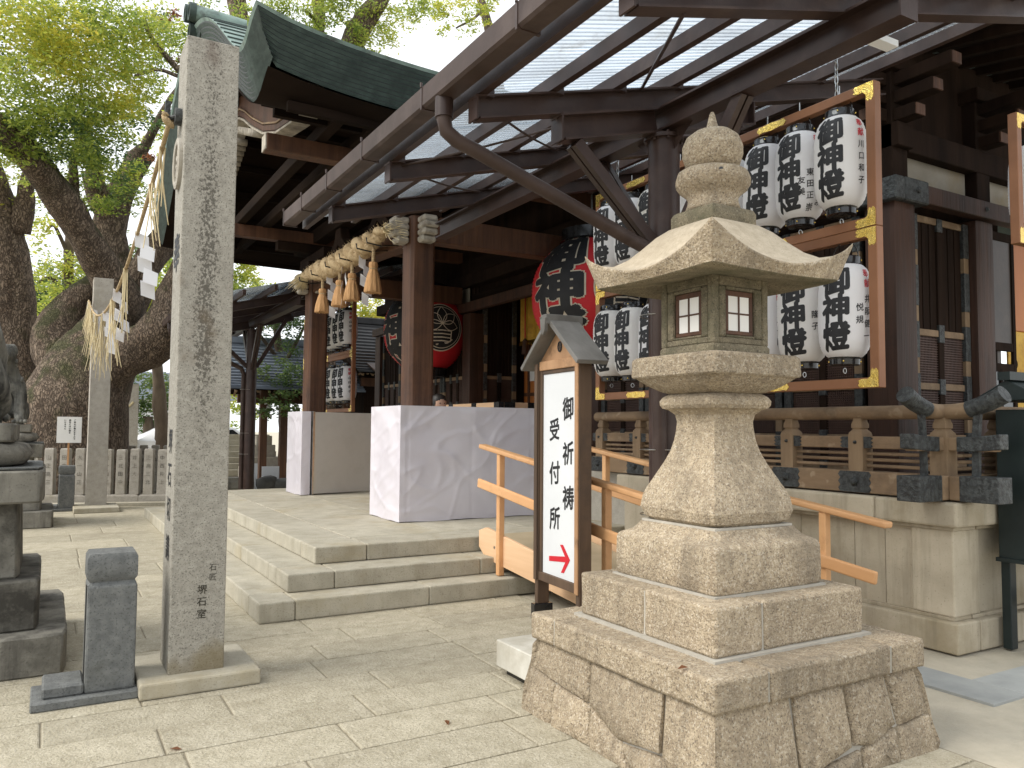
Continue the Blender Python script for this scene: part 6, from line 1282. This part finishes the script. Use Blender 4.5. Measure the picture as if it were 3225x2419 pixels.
tree('green tree far behind the gate pillar and porch roof', (5, 30, 0), [([(4.71, 30.0, 0.15), (4.73, 30.0, 5.11), (4.75, 30.0, 10.17)], [0.354, 0.319, 0.231])],
     [(4.11, 29.0, 10.94, 1.2, 0.96, 1.03, 0.6), (6.32, 30.0, 6.26, 0.72, 0.86, 1.07, 1), (5.66, 30.0, 6.2, 0.71, 0.86, 1.07, 1), (4.2, 30.0, 7.39, 1.06, 0.85, 1.06, 0.8), (6.37, 30.0, 7.64, 0.72, 0.57, 0.72, 0.8), (6.29, 31.0, 2.35, 0.74, 0.74, 0.92, 0.9), (4.57, 31.0, 5.21, 0.91, 0.73, 0.91, 0.8)], 2666, 0.073, 20, 'leaf', 'bark_far', extra=())
tree('hazy green tree far off behind the slender tree', (0, 34, 0), [([(0.04, 34.0, 0.06), (0.01, 34.0, 5.21)], [0.297, 0.238])],
     [(-0.03, 34.0, 6.24, 1.39, 1.11, 1.19, 0.7), (1.02, 34.0, 6.69, 1.19, 0.95, 1.19, 0.6), (-0.72, 34.0, 5.15, 1.19, 0.95, 1.19, 0.7), (1.54, 34.0, 5.32, 0.99, 0.79, 0.99, 0.7), (1.86, 35.0, 6.92, 1.02, 0.82, 1.02, 0.5), (0.34, 34.0, 4.36, 1.19, 0.95, 0.99, 0.7), (-1.37, 35.0, 6.26, 1.23, 1.14, 1.43, 0.6), (3.5, 35.0, 8.22, 1.23, 0.99, 1.03, 0.5)], 2480, 0.084, 21, 'leaf_dark', 'bark_far', extra=())
# ------------------------------------------------------------------ things beyond the hall and the fence
def roof_house(name, label, x0, x1, y0, y1, ze, zr_, mat, posts, tiles=True, cat='building', wall=None):
    t = thing(name, label, cat, ((x0+x1)/2, (y0+y1)/2, 0)); ym = (y0+y1)/2
    for s, (ya, yb) in ((0, (y0, ym)), (1, (y1, ym))):
        nrows = 16
        for k in range(nrows):
            a, b = k/nrows, (k+1)/nrows
            P0 = lambda q, o: (ya+(yb-ya)*q, ze+(zr_-ze)*q**1.15+o)
            (ya_, za), (yb_, zb_) = P0(a, .05), P0(b, .0)
            MB().add([(x0, ya_, za), (x1, ya_, za), (x1, yb_, zb_), (x0, yb_, zb_), (x0, ya_, za-.05), (x1, ya_, za-.05)], [(0, 1, 2, 3), (4, 5, 1, 0)]).build('tile_row', mat, t)
        MB().add([(x0+.05, ya, ze-.03), (x1-.05, ya, ze-.03), (x1-.05, yb, zr_-.12), (x0+.05, yb, zr_-.12)], [(0, 1, 2, 3)]).build('soffit', 'wood_dark_h', t)
        n = int((x1-x0)/.28)
        for k in range(n): MB().bar((x0+.15+k*.28, ya+(yb-ya)*.02, ze-.07), (x0+.15+k*.28, ya+(yb-ya)*.3, ze-.07+(zr_-ze)*.22), .05, .06).build('rafter', 'wood_aged', t)
    MB().bar((x0-.05, ym, zr_+.08), (x1+.05, ym, zr_+.08), .22, .22).build('ridge', mat, t, bevel=.03)
    MB().prism([(x0+.1, y0+.3, ze), (x0+.1, y1-.3, ze), (x0+.1, ym, zr_-.15)], (.06, 0, 0)).build('gable', 'wood_dark', t)
    for x, y in posts: B(x-.09, x+.09, y-.09, y+.09, 0, ze+.1).build('post', 'wood_post', t)
    if wall:
        B(x0+.5, x1-.5, y0+.9, y1-.9, 0, ze).build('wall', wall, t)
    B(x0+.3, x1-.3, y0+.55, y0+.68, ze-.35, ze-.12).build('beam', 'wood_post', t)
    return t
wp = roof_house('wash_pavilion', 'small open pavilion with a blue-grey tiled roof beyond the black column', 4.0, 7.6, 21.0, 24.2, 2.42, 3.75, 'tile_roof', [(4.95, 21.5), (5.45, 21.4), (7.2, 21.5), (4.95, 23.6), (7.2, 23.6)])
shide('paper_streamer', (4.95, 21.38, 2.1), .42, .12, (1, .1, 0), 4, 'white paper streamer under the pavilion beam, by its first post'); shide('paper_streamer', (5.72, 21.38, 2.1), .42, .12, (1, .1, 0), 4, 'white paper streamer under the pavilion beam, by its second post')
roof_house('side_building', 'long low dark building with a grey tiled roof behind the far lantern rack', 7.2, 16, 20.5, 25.5, 2.95, 4.6, 'tile_dark', [], wall='wood_dark')
eg = one('metal_eave', MB().add([(7.6, 19.6, 2.75), (13, 19.6, 2.75), (13, 21.0, 3.25), (7.6, 21.0, 3.25), (7.6, 19.6, 2.70), (13, 19.6, 2.70), (13, 21.0, 3.2), (7.6, 21.0, 3.2)], [(0, 1, 2, 3), (7, 6, 5, 4), (0, 4, 5, 1), (1, 5, 6, 2), (2, 6, 7, 3), (3, 7, 4, 0)]), 'steel_gutter', 'shiny metal lean-to roof below the tiled roof behind the far rack', 'roof')
for i, x in enumerate((8.05, 8.75)): shide('paper_streamer', (x, 19.9, 2.45), .5, .12, (1, .1, 0), 5, 'white paper streamer hung in the dark under the lean-to, ' + ('left' if 0 else ('nearer the post', 'farther from the post')[i]))
one('white_board', MB().box(4.0, 4.16, 18.5, 18.54, 0, .62), 'sign_white', 'narrow white board standing on the ground left of the wider one', 'board'); one('white_board', MB().box(4.24, 4.62, 18.4, 18.44, .02, .55), 'sign_white', 'wider white board standing by the dark rocks beyond the platform', 'board')
for i, (x, y, r_, h) in enumerate(((4.24, 17.95, .24, .36), (4.62, 17.9, .26, .33), (5.0, 18.1, .3, .4))):
    one('rock', rough(subdiv(MB().sq([(r_*.8, 0, 3), (r_, h*.4, 3), (r_*.85, h*.85, 3), (r_*.3, h, 3)], (x, y), n=20), 1), .05, 3, i), 'rock', 'dark garden rock beyond the platform, %s from the white boards' % UP[i], 'rock', smooth=True)
sp = thing('memorial_stone', 'pale stepped stone monument beyond the pavilion posts', 'monument', (5.15, 22.6, 0))
for a, z0, z1 in ((.55, 0, .35), (.42, .35, .62), (.30, .62, .95), (.22, .95, 1.2)): MB().sq([(a, z0, 16), (a, z1, 16)], (5.2, 22.6)).build('tier', 'granite_gray', sp, bevel=.01)
stp = thing('far_steps', 'pale stone steps rising behind the monument', 'steps', (4.95, 24.8, 0))
for k in range(7): B(4.3, 6.2, 24.2+k*.3, 24.5+k*.3, 0, .18+k*.17).build('step', 'granite_pale', stp)
bn = one('stone_bench', MB().box(3.35, 3.9, 17.9, 18.3, 0, .12).box(3.3, 3.95, 17.85, 18.35, .12, .26).box(3.4, 3.9, 17.9, 18.3, .26, .34), 'granite_old', 'low grey stone base left of the black canopy column', 'stone base')
tn = thing('tent', 'white event tent beyond the fence near the gate pillar', 'tent', (3.4, 27, 0))
MB().add([(2.3, 25.9, 1.0), (5.0, 25.9, 1.0), (5.0, 28.5, 1.0), (2.3, 28.5, 1.0), (3.5, 27.2, 1.68), (3.9, 27.2, 1.68)], [(0, 1, 5, 4), (1, 2, 5), (2, 3, 4, 5), (3, 0, 4)]).build('canopy', 'tent_white', tn)
B(2.3, 5.0, 25.9, 25.92, .72, 1.0).build('valance', 'tent_white', tn); B(2.35, 4.9, 28.3, 28.34, 0, 1.0).build('back_curtain', 'tent_white', tn)
for x, y in ((2.33, 25.95), (4.96, 25.95), (2.33, 28.45), (4.96, 28.45)): MB().tube([(x, y, 0), (x, y, 1.0)], .025, 8).build('pole', 'chrome', tn)
def car(x, y, mat, label):
    t = thing('parked_car', label, 'car', (x, y, 0))
    body = [(-2.0, .35), (-1.95, .75), (-1.2, .88), (-.75, 1.38), (.75, 1.42), (1.35, .95), (1.95, .85), (2.05, .4)]
    MB().prism([(x+a, y-.8, b) for a, b in body], (0, 1.6, 0)).build('body', mat, t, bevel=.08, seg=3)
    for s in (-1, 1): MB().prism([(x+a, y-.82 if s < 0 else y+.80, b) for a, b in ((-1.02, .92), (-.68, 1.30), (.68, 1.33), (1.15, .96))], (0, .02, 0)).build('window', 'glass', t)
    for a in (-1.3, 1.3):
        for s in (-1, 1): MB().tube([(x+a, y+s*.62, .33), (x+a, y+s*.83, .33)], .33, 20).build('wheel', 'black', t)
car(1.3, 29.5, 'car_paint', 'dark parked car beyond the slender stone posts'); car(5.2, 31, 'tent_white', 'white parked car beyond the tent')
fh = thing('far_house', 'pale far house with a blue-grey roof behind the tent', 'house', (4, 38, 0))
B(1.5, 7, 37, 42, 0, 2.6).build('wall', 'tent_white', fh); MB().prism([(1.2, 36.7, 2.6), (1.2, 42.3, 2.6), (1.2, 39.5, 3.9)], (6.2, 0, 0)).build('roof', 'tile_roof', fh)
for x in (2.3, 4.0, 5.6): B(x, x+.9, 36.97, 37.0, 1.0, 2.0).build('window', 'glass', fh)
# person half hidden behind the near booth
PZ = 0
ps = thing('person', 'person in blue clothes bending behind the near sheeted booth, only the head top showing', 'person', (4.35, 9.5, .39))
me = bpy.data.meshes.new('person_body')
J = [(0, 0, .86, .13), (0, -.05, 1.05, .15), (0, -.13, 1.20, .16), (0, -.19, 1.27, .06), (.17, -.13, 1.20, .07), (.22, -.22, 1.0, .048), (.20, -.36, .85, .038), (-.17, -.13, 1.20, .07), (-.22, -.22, 1.0, .048), (-.20, -.36, .85, .038), (.1, .02, .78, .09), (.11, -.02, .45, .065), (.11, .03, .06, .045), (.11, -.12, .03, .04), (-.1, .02, .78, .09), (-.11, -.02, .45, .065), (-.11, .03, .06, .045), (-.11, -.12, .03, .04)]
E2 = [(0, 1), (1, 2), (2, 3), (2, 4), (4, 5), (5, 6), (2, 7), (7, 8), (8, 9), (0, 10), (10, 11), (11, 12), (12, 13), (0, 14), (14, 15), (15, 16), (16, 17)]
me.from_pydata([Vector(j[:3]) for j in J], E2, []); pb = bpy.data.objects.new('body', me); COL.objects.link(pb); pb.parent = ps; sk = pb.modifiers.new('skin', 'SKIN'); sk.use_smooth_shade = True
for i, v in enumerate(me.skin_vertices[0].data): v.radius = (J[i][3], J[i][3]*.85); v.use_root = (i == 0)
su = pb.modifiers.new('sub', 'SUBSURF'); su.levels = 2; su.render_levels = 2; me.materials.append(M['cloth_blue'])
MB().lathe([(.02, 1.26), (.07, 1.29), (.088, 1.35), (.09, 1.40), (.075, 1.45), (.03, 1.48)], 20, (4.35, 9.5-.22, .39)).build('head', 'skin', ps, smooth=True)
MB().lathe([(.085, 1.30), (.098, 1.36), (.100, 1.41), (.086, 1.465), (.03, 1.495), (.002, 1.498)], 20, (4.35, 9.5-.205, .395)).build('hair', 'hair', ps, smooth=True)
for s in (-1, 1): MB().lathe([(.002, -.01), (.01, 0), (.002, .01)], 8, (4.35+s*.03, 9.5-.305, .39+1.375)).build('eye', 'hair', ps)
for i, (x, y, w_) in enumerate(((.42, 9.1, 'far back on the paving before the second pedestal'), (1.75, 3.6, 'on the paving left of the stone lantern base'), (.55, 3.9, 'on the paving in front of the blue-grey post'))):
    a = i*1.3; c, s = math.cos(a)*.03, math.sin(a)*.03
    one('fallen_leaf', MB().add([(x-c, y-s, .004), (x+s*.45, y-c*.45, .012), (x+c, y+s, .006), (x-s*.45, y+c*.45, .014)], [(0, 1, 2, 3)]), 'leaf_brown', 'small dry brown leaf lying ' + w_, 'leaf', 'dry leaves on the paving')
